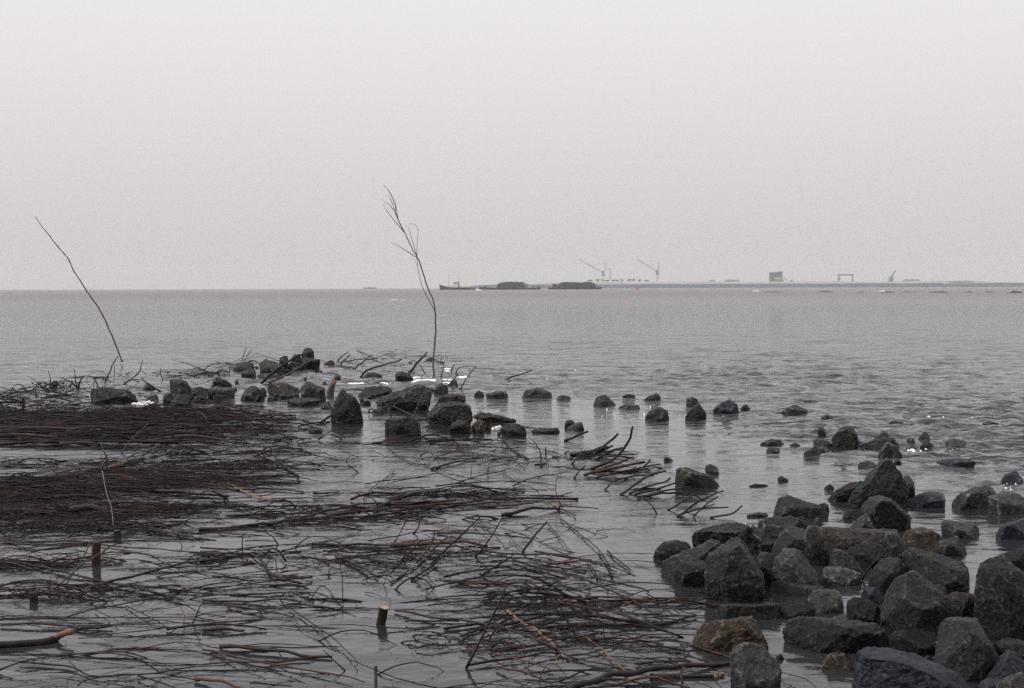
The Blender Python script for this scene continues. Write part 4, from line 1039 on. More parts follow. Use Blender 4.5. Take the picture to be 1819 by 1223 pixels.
 ('L', [(1150,0),(1200,40),(1275,98)], 9, 'l', 'bark', 'right of two rods ending at the upper right of the tangle', 0, GT),
 ('L', [(820,70),(1000,50),(1100,70),(1185,102)], 9, 'l', 'red', 'reddish rod with a pale tip at the top right of the tangle', 2, GT),
 ('L', [(1110,155),(1080,105),(1040,60)], 8, 'l', 'bark', 'short drooping rod below the one with a pale tip', 0, GT),
 ('L', [(1060,140),(1120,150),(1320,195),(1372,220)], 9, 'l', 'bark', 'twig reaching into open water at the right of the tangle', 1, GT),
 ('L', [(1360,225),(1450,275),(1535,332)], 7, 'l', 'bark', 'thin twig slanting down right towards the long flat rock', 0, GT),
 ('L', [(90,157),(200,80),(285,5)], 10, 'u', 'bark', 'rod leaning up right at the far left top of the tangle', 0, GT),
 ('L', [(470,132),(600,50),(640,20)], 10, 'u', 'bark', 'rod leaning up right over the upper left of the tangle', 0, GT),
 ('L', [(270,137),(400,110),(565,90)], 10, 'l', 'bark', 'level rod at the upper left edge of the tangle', 2, GT),
 ('L', [(1000,472),(940,370),(860,260),(800,180)], 8, 'l', 'bark', 'rod dropping down right through the centre of the tangle', 0, GT),
 ('L', [(760,0),(900,20),(1100,60),(1295,132)], 8, 'l', 'bark', 'topmost long rod of the tangle', 2, GT),
 ('L', [(700,220),(900,237),(1080,262),(1225,292)], 10, 'l', 'bark', 'rod ending at the dark clump right of centre in the tangle', 3, GT),
 ('L', [(850,272),(1050,300),(1230,345),(1355,397)], 8, 'l', 'red', 'reddish rod just below the one ending at the dark clump', 3, GT),
 ('L', [(1245,642),(1170,575),(1100,510),(1000,440)], 7, 'l', 'tan', 'fine pale rod slanting down right above the thickest bough', 0, GT),
 ('L', [(400,525),(600,562),(750,602),(860,640)], 8, 'l', 'red', 'reddish rod low in the left of the tangle', 3, GT),
 ('L', [(550,622),(700,652),(800,690),(870,732)], 8, 'l', 'red', 'lowest reddish rod running off the bottom edge', 3, GT),
 ('L', [(520,540),(700,520),(900,470),(1080,455)], 9, 'l', 'bark', 'low rod across the lower left of the tangle', 3, GT),
 ('L', [(620,230),(760,300),(900,320),(1100,330)], 9, 'l', 'bark', 'rod lying in the thick of the tangle left of the dark clump', 3, GT),
 ('L', [(480,250),(640,215),(820,200),(1010,215)], 9, 'l', 'bark', 'rod lying across the upper middle of the tangle', 3, GT),
 ('L', [(900,455),(1050,470),(1250,470),(1450,500)], 11, 'l', 'bark', 'sunken dark rod under the thick one on the right of the tangle', 3, GT),
 ('L', [(700,660),(900,640),(1100,640),(1250,655)], 11, 'l', 'bark', 'sunken dark rod left of the thickest bough', 3, GT),
 ('E', [(330,930),(520,990),(640,1030),(850,1090),(1000,1130),(1100,1160),(1170,1215)], 10, 'l', 'red', 'thin red twig trailing over the foot of the pale capped block', 0, GT),
 ('E', [(870,550),(960,530),(1080,575),(1165,572)], 7, 'l', 'red', 'fine red twig caught under the pale creased rock', 0, GP),
 ('E', [(790,660),(940,590),(1020,635)], 6, 'l', 'bark', 'forked grey twig caught above the long flat rock', 0, GP),
 ('F', [(270,500),(330,400),(400,330),(440,280)], 14, 'u', 'bark', 'black twig leaning up right between the near rocks', 0, GP),
 ('F', [(130,875),(230,930),(300,968)], 10, 'l', 'red', 'short red twig over the blue slate coloured slab', 0, GP),
 # leaning poles in the middle
 ('C', [(560,548),(700,518),(780,475),(842,423)], 16, 'u', 'bark', 'longest straight pole of the upper leaning bundle', 0, GW),
 ('C', [(562,550),(700,540),(862,515)], 18, 'l', 'bark', 'flat lying pole at the base of the upper leaning bundle', 0, GW),
 ('C', [(680,632),(780,590),(870,520),(905,450),(922,383)], 16, 'u', 'bark', 'tall bent pole curving steeply upward', 0, GW),
 ('C', [(700,578),(790,530),(850,520)], 13, 'u', 'bark', 'short pole low in the upper leaning bundle', 0, GW),
 ('C', [(640,560),(750,520),(812,498)], 14, 'u', 'bark', 'middle pole of the upper leaning bundle', 0, GW),
 ('C', [(600,560),(720,520),(775,497)], 12, 'u', 'bark', 'pole second from the top in the upper leaning bundle', 0, GW),
 ('C', [(600,562),(750,547),(945,545)], 10, 'l', 'bark', 'level pole sticking out right past the tall bent pole', 0, GW),
 ('C', [(640,667),(760,635),(900,600),(992,587)], 18, 'u', 'red', 'thick reddish pole of the middle leaning bundle', 0, GW),
 ('C', [(680,652),(800,610),(915,563)], 12, 'u', 'bark', 'upper thin pole of the middle leaning bundle', 0, GW),
 ('C', [(700,682),(800,655),(1000,615),(1083,600)], 12, 'u', 'bark', 'long thin pole sticking out right of the middle bundle', 0, GW),
 ('C', [(720,645),(900,642),(1012,628)], 18, 'l', 'bark', 'dark lower pole of the middle leaning bundle', 0, GW),
 ('C', [(985,618),(1005,600),(1026,576)], 12, 'u', 'bark', 'short stub poking up at the end of the middle bundle', 0, GW),
 ('C', [(850,777),(950,705),(1030,655),(1115,638)], 20, 'u', 'brown', 'stout brown pole bent near its top', 0, GW),
 ('C', [(820,690),(920,672),(1040,655)], 13, 'l', 'bark', 'dark pole lying behind the stout brown one', 0, GW),
 ('C', [(900,772),(1000,730),(1100,705),(1140,678)], 13, 'u', 'bark', 'bent tipped pole at the top of the lower leaning bundle', 0, GW),
 ('C', [(930,782),(1050,745),(1180,710)], 14, 'u', 'bark', 'pole leading from the lower bundle up to the ridge rock', 0, GW),
 ('C', [(950,792),(1100,770),(1215,765)], 15, 'l', 'bark', 'lowest pole of the lower leaning bundle', 0, GW),
 ('C', [(980,785),(1100,755),(1260,735)], 13, 'u', 'bark', 'pole lying against the foot of the ridge rock', 0, GW),
 ('C', [(758,747),(800,710),(860,685)], 10, 'u', 'bark', 'thin forked stick left of the stout brown pole', 0, GW),
 ('C', [(583,682),(612,645),(648,608)], 10, 'u', 'bark', 'short slanted stick left of the middle bundle', 0, GW),
 ('C', [(568,600),(590,578),(610,560)], 10, 'u', 'bark', 'little stick under the left tip of the upper bundle', 0, GW),
 ('C', [(525,470),(590,440),(665,413)], 15, 'u', 'bark', 'lone stick slanting above the upper bundle', 0, GW),
 ('C', [(525,543),(540,532),(556,524)], 9, 'u', 'bark', 'tiny stick left of the upper bundle', 0, GW),
 ('C', [(1060,887),(1030,835),(970,785)], 9, 'u', 'bark', 'drooping stick below the lower bundle', 0, GW),
 ('C', [(1125,867),(1200,820),(1278,773)], 12, 'u', 'bark', 'straight stick below the ridge rock', 0, GW),
 ('C', [(1322,808),(1300,790),(1278,778)], 9, 'u', 'bark', 'short piece hanging from the top of the straight stick', 0, GW),
 ('C', [(1178,905),(1280,830),(1380,780),(1448,753)], 12, 'u', 'bark', 'longest of the crossed sticks below the ridge rock', 0, GW),
 ('C', [(1180,897),(1300,860),(1475,850)], 11, 'u', 'bark', 'flattest of the crossed sticks below the ridge rock', 0, GW),
 ('C', [(1272,907),(1340,840),(1415,788)], 10, 'u', 'bark', 'steepest of the crossed sticks below the ridge rock', 0, GW),
 ('C', [(1240,880),(1330,850),(1397,830)], 9, 'u', 'bark', 'shortest of the crossed sticks below the ridge rock', 0, GW),
 ('C', [(1368,912),(1440,895),(1505,880),(1557,840)], 12, 'u', 'bark', 'bent stick right of the crossed sticks', 0, GW),
 ('C', [(420,540),(421,500)], 10, 'u', 'bark', 'tiny stub standing alone left of the upper bundle', 0, GW),
 ('C', [(180,117),(250,90),(342,60)], 10, 'u', 'bark', 'lone stick slanting out of the water beyond the domed rock', 0, GB),
 # far rocks
 ('B', [(375,372),(440,310),(520,250),(600,195),(650,185)], 19, 'u', 'bark', 'upper thick driftwood pole leaning on the far mound', 0, GB),
 ('B', [(415,372),(520,325),(620,270),(702,220)], 15, 'u', 'grey', 'lower grey driftwood pole leaning on the far mound', 0, GB),
 ('B', [(870,222),(905,190),(947,165)], 10, 'u', 'bark', 'left of a pair of sticks right of the far mound', 0, GB),
 ('B', [(887,252),(920,215),(952,183)], 11, 'u', 'bark', 'right of a pair of sticks right of the far mound', 0, GB),
 ('B', [(983,277),(1040,225),(1102,185)], 10, 'u', 'bark', 'stick leaning up right between the pair and the bent branch', 0, GB),
 ('B', [(1015,332),(1065,285),(1160,255),(1292,212)], 14, 'u', 'bark', 'long bent branch reaching right over a low black rock', 0, GB),
 ('B', [(1330,302),(1390,235),(1452,170)], 16, 'u', 'bark', 'stout stick leaning up right out of the tangled black rock', 0, GB),
 ('B', [(1540,332),(1552,280),(1556,232)], 9, 'u', 'bark', 'upright twig just right of the bare sapling foot', 0, GB),
 ('B', [(1605,297),(1615,270),(1627,245)], 9, 'u', 'bark', 'shorter left one of two slanted sticks right of the sapling', 0, GB),
 ('B', [(1633,302),(1648,280),(1667,261)], 9, 'u', 'bark', 'right one of two slanted sticks right of the sapling', 0, GB),
 ('B', [(1660,415),(1710,330),(1765,260)], 9, 'u', 'bark', 'long thin stick rising behind the flat topped brown rock', 0, GB),
 ('B', [(1600,380),(1640,318),(1648,310)], 9, 'u', 'bark', 'stick standing on the little black rock by the foam', 0, GB),
 ('B', [(1216,582),(1220,510),(1268,450)], 9, 'u', 'bark', 'bent twig standing behind the flat topped cube', 0, GB),
 ('B', [(1430,607),(1330,565),(1230,515)], 11, 'u', 'brown', 'brown stick lying over the back of the flat topped cube', 0, GB),
 ('B', [(1318,705),(1365,580),(1415,468)], 11, 'u', 'grey', 'pale slim stick in front of the flat topped cube', 0, GB),
 ('B', [(1440,607),(1480,540),(1532,490)], 15, 'u', 'bark', 'dark stick propped against the broad pitted boulder', 0, GB),
 ('B', [(765,628),(790,600),(825,578)], 20, 'u', 'bark', 'thick stub propped against the tall dark boulder', 0, GB),
 ('B', [(930,227),(1000,215),(1080,215),(1170,240)], 9, 'l', 'bark', 'low twig lying behind the long bent branch', 3, GB),
 ('B', [(1000,160),(1070,185),(1130,217)], 7, 'l', 'bark', 'fine twig sloping down right beyond the low twig', 1, GB),
 ('B', [(640,600),(730,630),(825,622)], 13, 'l', 'bark', 'curved driftwood lying left of the tall dark boulder', 2, GB),
 ('B', [(255,212),(268,175),(281,138)], 7, 'u', 'grey', 'left of two hair thin twigs above the ragged rock', 0, GB),
 ('B', [(272,217),(295,180),(320,148)], 7, 'u', 'grey', 'right of two hair thin twigs above the ragged rock', 0, GB),
 ('B', [(80,300),(120,285),(170,292),(176,252)], 10, 'l', 'bark', 'twig with an upturned end left of the ragged rock', 1, GB),
 ('B', [(1442,312),(1415,270),(1390,235)], 7, 'u', 'bark', 'thin twig dropping from the stout leaning stick', 0, GB),
 ('B', [(860,257),(930,262),(985,272)], 10, 'l', 'bark', 'level stick in the water below the pair of sticks', 1, GB),
 ('B', [(1095,560),(1070,550),(1105,525)], 12, 'u', 'bark', 'black forked scrap by the low wet rock', 0, GB),
 ('B', [(1560,235),(1520,225),(1490,205)], 9, 'l', 'bark', 'twig lying at the foot of the tall bare sapling', 2, GB),
 ('A', [(735,402),(770,320),(800,255),(830,210)], 10, 'u', 'bark', 'forked stick standing like a tripod under the left sapling', 0, GB),
 ('A', [(870,412),(960,340),(985,300),(1002,235)], 10, 'u', 'bark', 'bent stick rising right of the forked tripod stick', 0, GB),
 ('A', [(545,447),(530,360),(518,295)], 9, 'u', 'bark', 'straight middle stem of the splayed stub', 0, GB),
 ('A', [(552,443),(555,390),(590,345)], 16, 'u', 'bark', 'thick right prong of the splayed stub', 0, GB),
 ('A', [(535,425),(480,385),(430,358)], 12, 'u', 'bark', 'left prong of the splayed stub leaning far over', 1, GB),
 ('A', [(350,462),(300,430),(262,395)], 12, 'u', 'bark', 'twig leaning left at the dark leafy scrap', 2, GB),
 ('A', [(1130,462),(1030,400),(992,358)], 13, 'u', 'bark', 'stick lying over the small hump of rock', 0, GB),
 ('A', [(340,482),(480,485),(625,490)], 10, 'l', 'bark', 'thin stick leading to the long flat slab', 2, GB),
 ('A', [(1142,382),(1130,335),(1127,290)], 8, 'u', 'bark', 'upright twig just behind the upright leaning rock', 0, GB),
 ('A', [(355,372),(345,340),(338,310)], 7, 'u', 'grey', 'tiny upright twig above the dark leafy scrap', 0, GB),
 ('A', [(285,602),(288,540),(292,478)], 7, 'u', 'grey', 'thin grey stem right of the tall rusty stake', 0, GB),
 ('A', [(968,485),(1050,490),(1120,500)], 9, 'l', 'bark', 'thin stick joining the flat slab and the small low rock', 0, GB),
 ('A', [(400,480),(450,440),(520,420)], 8, 'l', 'bark', 'twig between the leafy scrap and the splayed stub', 3, GB),
]
for (c_, P_, w_, md_, mt_, lb_, k_, g_) in WOOD:
    ex = ()
    if 'tripod' in lb_:
        ex = ([(798,395),(804,310),(800,255)],)
    if mt_ == 'brown':
        mt_ = 'grey'
    o_ = branch(c_, P_, w_, md_, mt_, lb_, k_, 'branch', 'branch', g_, 0.25 if g_ == GW else 0.5, ex)


def scar(px, py, dx, dy, r, mat='tan'):
    pass


# the two bare saplings
def sapling(c, main, w0, w1, subs, label, Dpx):
    D = ground(*fp(c, Dpx)).y
    s = CR[c][2]
    P = [at(*fp(c, p), D + 0.15 * i) for i, p in enumerate(main)]
    cp = catmull(P, 60)
    n = len(cp)
    base = cp[0].copy()
    t_ = thing('bare_sapling', base, label, 'tree')
    cp = [p + Vector((noise.noise(Vector((i * .5, 3, 0))), 0, noise.noise(Vector((i * .5, 3, 9))))) * 0.02 for i, p in enumerate(cp)]
    rads = [(w0 + (w1 - w0) * (i / (n - 1)) ** 0.8) / s / 2 / F * D for i in range(n)]
    V, Fc = [], []
    tube(V, Fc, cp, rads, 7, 0.08, rng)
    link('trunk', mesh_from('trunk', [q - base for q in V], Fc, True), M['bark2'], t_).matrix_parent_inverse = Matrix()
    for sb, ws in subs:
        P = [at(*fp(c, p), D + 0.15 * i + 0.2) for i, p in enumerate(sb)]
        P[0] = min(cp, key=lambda q: (q - P[0]).length).copy()
        cc = catmull(P, 16)
        V, Fc = [], []
        tube(V, Fc, cc, [ws / s / 2 / F * D * (1 - 0.6 * i / (len(cc) - 1)) for i in range(len(cc))], 5)
        side_twigs(V, Fc, cc, ws / s / 2 / F * D, 1, rng, 1.0)
        link('branch', mesh_from('branch', [q - base for q in V], Fc, True), M['bark2'], t_).matrix_parent_inverse = Matrix()


M['bark2'] = mottled('dry_bark', (0.035, 0.028, 0.026), (0.10, 0.08, 0.072), 8, 0.7, 0.3, 30, dist=0.004)
sapling('S', [(655,1010),(640,970),(580,820),(520,690),(440,570),(380,480),(330,400),(300,330),(240,265),(180,185),(120,110),(85,55)], 13, 4,
        [([(300,335),(285,310),(262,285)], 4), ([(180,190),(150,150),(128,120)], 4)],
        'tall bare sapling leaning far to the left out of the sea', (655, 1020))
sapling('T', [(485,1192),(482,1090),(495,900),(485,770),(450,680),(400,530),(360,455),(320,370),(275,280),(262,210),(235,140),(200,95)], 11, 3.2,
        [([(480,790),(420,680),(392,560),(388,450),(395,350),(372,318),(345,315)], 4.2), ([(358,456),(300,452),(238,420)], 4.2),
         ([(275,285),(230,260),(195,205)], 5), ([(275,275),(240,215),(196,190)], 4), ([(365,455),(352,380),(340,335)], 4),
         ([(262,215),(240,180),(215,150)], 3.5), ([(262,205),(262,185),(225,120)], 3.2)],
        'tall bare sapling with a branched crown curving to the left', (485, 1192))


# stakes driven into the bed
def stake(c, base, top, w, label, mat='red', cutmat='cut', w2=None):
    s = CR[c][2]
    b_, t_ = fp(c, base), fp(c, top)
    D = ground(*b_).y
    p0, p1 = at(*b_, D), at(*t_, D)
    r = w / s / 2 / F * D
    d = (p1 - p0).normalized()
    n = 8
    pts = [p0 - d * 0.3] + [p0.lerp(p1, i / n) for i in range(n + 1)]
    V, Fc = [], []
    rn = random.Random(int(w * 7 + base[0]))
    tube(V, Fc, [p + Vector((rn.uniform(-1, 1), 0, 0)) * r * 0.06 for p in pts], [r * 1.03] * len(pts), 14, 0.04, rn)
    root = thing('stake', p0, label, 'stake', 'wooden stakes driven into the bed')
    ob = link('post', mesh_from('post', [q - p0 for q in V], Fc, True), M[mat], root)
    ob.matrix_parent_inverse = Matrix()
    ob.data.set_sharp_from_angle(angle=math.radians(50))
    V, Fc = [], []
    top_ = pts[-1]
    tilt = Vector((0, -0.22, 1)).normalized()
    tube(V, Fc, [top_ - tilt * r * 0.12, top_ + tilt * r * 0.10], [r * 0.99, r * 0.95], 14)
    ob = link('cut_end', mesh_from('cut_end', [q - p0 for q in V], Fc), M[cutmat], root)
    ob.matrix_parent_inverse = Matrix()


stake('H', (738,262), (740,100), 66, 'thick reddish brown stake standing in the brushwood', 'red', 'bark')
stake('H', (258,556), (258,490), 62, 'very short dark square topped stake standing in clear water', 'bark', 'bark')
stake('H', (903,66), (900,14), 52, 'short stump with twine tied to its top', 'bark', 'bark')
stake('G', (184,190), (188,28), 24, 'tall thin rusty stake at the left edge of the far mat', 'red', 'red')
stake('G', (1412,235), (1416,168), 36, 'short dark stub at the back of the far mat', 'bark', 'bark')
stake('J', (1440,588), (1464,458), 76, 'stout stump with a pale sawn top alone in open water', 'bark', 'cut')
stake('J', (1398,1140), (1397,922), 29, 'slim grey stake at the bottom edge', 'grey', 'grey')

# pale twine and the split upright stick it hangs from
branch('G', [(915,1085),(900,920),(862,800),(825,620)], 5, 'u', 'string', 'thin pale twine running up from the tied stump', 0, 'twine', 'twine', None, 0.1)
branch('G', [(870,575),(860,500),(830,450),(815,390)], 13, 'u', 'grey', 'grey upright stick with a knobbly top on the mat', 0, 'branch', 'branch', GX, 0.3)
branch('G', [(832,598),(825,550),(816,495)], 11, 'u', 'tan', 'orange brown split stick at the head of the twine', 0, 'branch', 'branch', GX, 0.3)
branch('G', [(915,588),(940,568),(980,552)], 22, 'l', 'tan', 'orange torn end of wood lying by the grey branch', 0, 'branch', 'branch', GX, 0.3)
branch('G', [(430,605),(470,625),(475,670),(430,700)], 10, 'l', 'red', 'small orange curl of bark on the near mat', 0, 'branch', 'branch', GX, 0.3)
branch('L', [(1725,668),(1745,672),(1768,655)], 20, 'l', 'tan', 'orange torn stub end by the pale capped block', 0, 'branch', 'branch', GT, 0.4)
branch('K', [(1280,622),(1310,632),(1340,650)], 13, 'l', 'tan', 'orange splinter at the end of the fallen bough', 0, 'branch', 'branch', GS, 0.4)

# broken log, lower left: bark body, bare orange brown end
def log_():
    root = thing('log', ground(*fp('H', (300, 890))), 'broken log with a bare orange end raised at the left edge', 'log')
    loc = root.location.copy()
    P = unproject([fp('H', p) for p in [(-120,905),(0,895),(150,885),(350,868),(420,842)]], 'l')
    end = at(*fp('H', (420, 842)), P[-1].y)
    P[-1] = end
    cp = catmull(P, 20)
    r = 32 / 4.32 / F * P[2].y
    V, Fc = [], []
    tube(V, Fc, cp, [r * (1.0 - 0.1 * i / len(cp)) for i in range(len(cp))], 12, 0.07, rng)
    link('bark', mesh_from('bark', [q - loc for q in V], Fc, True), M['bark'], root).matrix_parent_inverse = Matrix()
    Q = [cp[-1]] + [at(*fp('H', p), P[-1].y - 0.03) for p in [(480,808),(530,795),(560,790)]]
    cq = catmull(Q, 12)
    V, Fc = [], []
    tube(V, Fc, cq, [r * (0.88 - 0.25 * i / len(cq)) for i in range(len(cq))], 12, 0.09, rng)
    link('bare_end', mesh_from('bare_end', [q - loc for q in V], Fc, True), M['logend'], root).matrix_parent_inverse = Matrix()


M['logend'] = mottled('stripped_wood', (0.04, 0.022, 0.017), (0.13, 0.065, 0.045), 16, 0.6, 0.5, 60, dist=0.004)
log_()


# split grey stump behind the tall boulder, with a raw orange face
def stump():
    c = 'B'
    D = ground(*fp(c, (835, 450))).y
    prof = [(826, 452, 26), (824, 430, 24), (832, 400, 21), (842, 375, 18), (850, 350, 15), (862, 330, 12), (872, 324, 9)]
    s = CR[c][2]
    pts = [at(*fp(c, (x, y)), D) for x, y, w in prof]
    root = thing('driftwood_stump', pts[0], 'upright grey driftwood stump with a raw orange face behind the tall boulder', 'stump')
    loc = pts[0].copy()
    rad = [w / s / F * D * 0.95 for x, y, w in prof]
    V, Fc = [], []
    tube(V, Fc, [pts[0] - Vector((0, 0, .2))] + pts, [rad[0]] + rad, 10, 0.12, rng)
    tube(V, Fc, [at(*fp(c, q), D) for q in [(868, 326), (880, 330), (882, 350)]], [0.05, 0.045, 0.03], 8, 0.1, rng)
    link('stem', mesh_from('stem', [q - loc for q in V], Fc, True), M['bluewood'], root).matrix_parent_inverse = Matrix()
    V, Fc = [], []
    tube(V, Fc, [at(*fp(c, q), D - rad[3] * 0.8) for q in [(846, 388), (850, 370), (856, 345)]], [0.02, 0.035, 0.018], 8, 0.1, rng)
    link('raw_face', mesh_from('raw_face', [q - loc for q in V], Fc, True), M['raw'], root).matrix_parent_inverse = Matrix()


M['bluewood'] = mottled('grey_blue_wood', (0.045, 0.05, 0.058), (0.10, 0.105, 0.115), 8, 0.7, 0.4, 30, dist=0.01)
M['raw'] = plain('raw_orange_wood', (0.26, 0.07, 0.035), 0.7)
stump()

# leafy scrap, far left
def scrap():
    cc = ground(*fp('A', (380, 440)))
    V, Fc = [], []
    for _ in range(160):
        a, r = rng.uniform(0, 6.28), abs(rng.gauss(0, .16))
        p = cc + Vector((r * math.cos(a) * 1.6, r * math.sin(a), rng.uniform(0, .16)))
        d = Vector((rng.gauss(0, 1), rng.gauss(0, 1), rng.gauss(0, .5))).normalized() * rng.uniform(.04, .12)
        tube(V, Fc, [p, p + d], [.012, .004], 4)
    o = link('bush', mesh_from('bush', [q - cc for q in V], Fc), M['bark'], None, 'dark leafy scrap of bush stuck in the sea at the far left', 'bush')
    o.location = cc


scrap()

# ------------------------------------------------------------------ fine brushwood: one mass of twigs nobody could count
BV, BF, BT = [], [], []
brn = random.Random(11)


def inpoly(x, y, poly):
    c = False
    j = len(poly) - 1
    for i in range(len(poly)):
        xi, yi = poly[i]
        xj, yj = poly[j]
        if (yi > y) != (yj > y) and x < (xj - xi) * (y - yi) / (yj - yi) + xi:
            c = not c
        j = i
    return c


def twigs(poly, n, ang, spread, ln, rad, zmax=0.06, curve=0.5, patch=0.0, arch=0.05, sides=4, up_=0.0, dens_scale=0.8):
    """poly in photo pixels on the water; twigs are real tubes lying about on it"""
    wp = [ground(x, y) for x, y in poly]
    w2 = [(p.x, p.y) for p in wp]
    x0, x1 = min(p[0] for p in w2), max(p[0] for p in w2)
    y0, y1 = min(p[1] for p in w2), max(p[1] for p in w2)
    got = 0
    tries = 0
    while got < n and tries < n * 60:
        tries += 1
        x, y = brn.uniform(x0, x1), brn.uniform(y0, y1)
        if not inpoly(x, y, w2):
            continue
        dn = noise.noise(Vector((x * dens_scale * .45, y * dens_scale * 2.4, 4.4)))
        if patch and dn < patch * brn.uniform(-0.35, 0.6):
            continue
        got += 1
        x += brn.gauss(0, 0.025 * y if n > 1000 else 0.3)
        y += brn.gauss(0, 0.010 * y)
        a = math.radians(ang + brn.gauss(0, spread))
        if brn.random() < 0.5:
            a += math.pi
        l_ = ln * brn.uniform(0.35, 1.25)
        cv = brn.gauss(0, curve)
        z0 = brn.uniform(-0.01, zmax)
        az = abs(brn.gauss(0, arch))
        m_ = 7
        pts = []
        px_, py_ = x - math.cos(a) * l_ / 2, y - math.sin(a) * l_ / 2
        rising = brn.random() < up_
        jig = brn.uniform(0, 99)
        for i in range(m_ + 1):
            s_ = i / m_
            zz = z0 + az * math.sin(math.pi * s_) + (l_ * 0.35 * s_ * s_ if rising else 0) - 0.02
            pts.append(Vector((px_, py_, zz + 0.008 * noise.noise(Vector((i * .9, jig, 0))))))
            aa = a + cv * (s_ - 0.5) + 0.35 * noise.noise(Vector((i * .7, jig, 5)))
            px_ += math.cos(aa) * l_ / m_
            py_ += math.sin(aa) * l_ / m_
        r_ = rad * min(2.6, brn.lognormvariate(-0.1, 0.45))
        tn = brn.random()
        n0_ = len(BV)
        tube(BV, BF, pts, [r_ * (1 - 0.6 * i / m_) for i in range(m_ + 1)], sides)
        if brn.random() < 0.35:
            i = brn.randrange(2, m_)
            aa = a + brn.choice([-1, 1]) * brn.uniform(.4, 1.0)
            q = [pts[i].copy()]
            for j in range(3):
                q.append(q[-1] + Vector((math.cos(aa), math.sin(aa), 0.1)) * l_ * 0.1)
                aa += brn.gauss(0, .3)
            tube(BV, BF, q, [r_ * .5, r_ * .4, r_ * .3, r_ * .2], 3)
        BT.extend([tn] * (len(BV) - n0_))


# far mat (two thickness layers), its fringe, near mat, loose areas
twigs([(-60,738),(120,728),(330,730),(400,744),(450,764),(400,780),(330,790),(160,792),(-60,788)], 1650, 0, 20, 0.8, 0.0052, 0.07, .5, 0.60, 0.03)
twigs([(-60,745),(250,732),(400,745),(420,775),(250,800),(-60,790)], 260, -2, 14, 1.3, 0.011, 0.09, .3, 0.0, 0.03)
twigs([(250,720),(380,716),(530,745),(560,790),(480,806),(330,810),(230,800)], 200, -14, 24, 0.8, 0.006, 0.04, .6, 0.5, 0.04)
twigs([(-60,690),(120,700),(230,722),(240,735),(-60,742)], 150, 0, 35, 0.7, 0.008, 0.10, .6, 0.3, 0.06, up_=.15)
twigs([(-60,795),(130,796),(200,806),(480,800),(560,835),(300,840),(-60,835)], 260, -4, 16, 0.8, 0.0045, 0.03, .4, 0.5, 0.05)
twigs([(-60,856),(180,838),(330,838),(440,852),(480,868),(420,882),(300,900),(180,930),(-60,935)], 1100, -2, 17, 0.8, 0.0048, 0.05, .5, 1.1, 0.02, dens_scale=1.2)
twigs([(-60,880),(200,880),(330,905),(230,945),(-60,950)], 600, 3, 20, 0.7, 0.0045, 0.04, .4, 0.5, 0.04, dens_scale=1.2)
twigs([(150,905),(560,880),(700,905),(560,945),(240,960)], 70, 3, 16, 0.8, 0.006, 0.04, .8, 0.5, 0.05)
twigs([(-60,950),(240,950),(460,960),(510,1000),(460,1050),(250,1055),(-60,1055)], 140, -1, 17, 0.9, 0.0030, 0.03, .6, 0.35, 0.02, dens_scale=1.5)
twigs([(-60,1000),(90,1000),(230,1030),(200,1065),(60,1060),(-60,1050)], 120, 0, 18, 0.8, 0.004, 0.03, .4, 0.2, 0.05)
twigs([(-60,1075),(300,1080),(600,1060),(560,1110),(420,1130),(-60,1140)], 80, 0, 14, 0.9, 0.003, 0.02, .4, 0.4, 0.02, dens_scale=1.5)
twigs([(-60,1140),(420,1130),(620,1190),(640,1260),(-60,1260)], 80, -3, 14, 0.9, 0.003, 0.02, .4, 0.4, 0.02, dens_scale=1.5)
twigs([(430,975),(560,1000),(610,1060),(560,1090),(420,1080)], 50, -15, 30, 0.45, 0.004, 0.04, 1.2, 0.3, 0.05)
# lacy twigs
twigs([(640,800),(760,785),(900,790),(985,840),(960,880),(820,890),(660,885)], 120, 0, 34, 0.7, 0.0035, 0.06, 1.0, 0.3, 0.06, up_=.05)
twigs([(640,850),(900,845),(900,880),(640,885)], 28, 0, 15, 1.0, 0.005, 0.05, .6, 0.3, 0.05)
twigs([(560,905),(700,885),(960,880),(960,905),(800,925),(560,925)], 40, 2, 10, 0.8, 0.006, 0.03, .3, 0.2, 0.03)
# crossing area
twigs([(520,950),(760,935),(1050,940),(1130,1010),(1100,1050),(760,1040),(640,1010)], 110, -6, 24, 0.8, 0.003, 0.03, .4, 0.4, 0.03, up_=.06)
twigs([(590,980),(760,975),(760,1010),(690,1035)], 40, -25, 16, 0.6, 0.004, 0.06, .8, 0.0, 0.04)
# bottom tangle
twigs([(770,1040),(900,990),(1130,1010),(1200,1080),(1235,1115),(1180,1150),(900,1150),(780,1110)], 75, -9, 18, 0.9, 0.0034, 0.06, .6, 0.25, 0.04, up_=.04, dens_scale=1.6)
twigs([(850,1060),(1100,1060),(1230,1110),(1150,1150),(900,1130)], 45, -7, 14, 0.9, 0.005, 0.05, .5, 0.3, 0.04)
twigs([(840,1150),(1300,1170),(1400,1260),(860,1260)], 60, -5, 18, 0.8, 0.0034, 0.04, .6, 0.3, 0.06, up_=.05, dens_scale=1.6)
twigs([(760,1135),(900,1150),(900,1250),(830,1230)], 25, -10, 25, 0.4, 0.004, 0.04, .9, 0.3, 0.05)
# leaning pole bundles: small stuff under them
twigs([(1020,806),(1120,796),(1200,880),(1150,892),(1060,850)], 60, -10, 22, 0.4, 0.005, 0.02, .5, 0.2, 0.03)
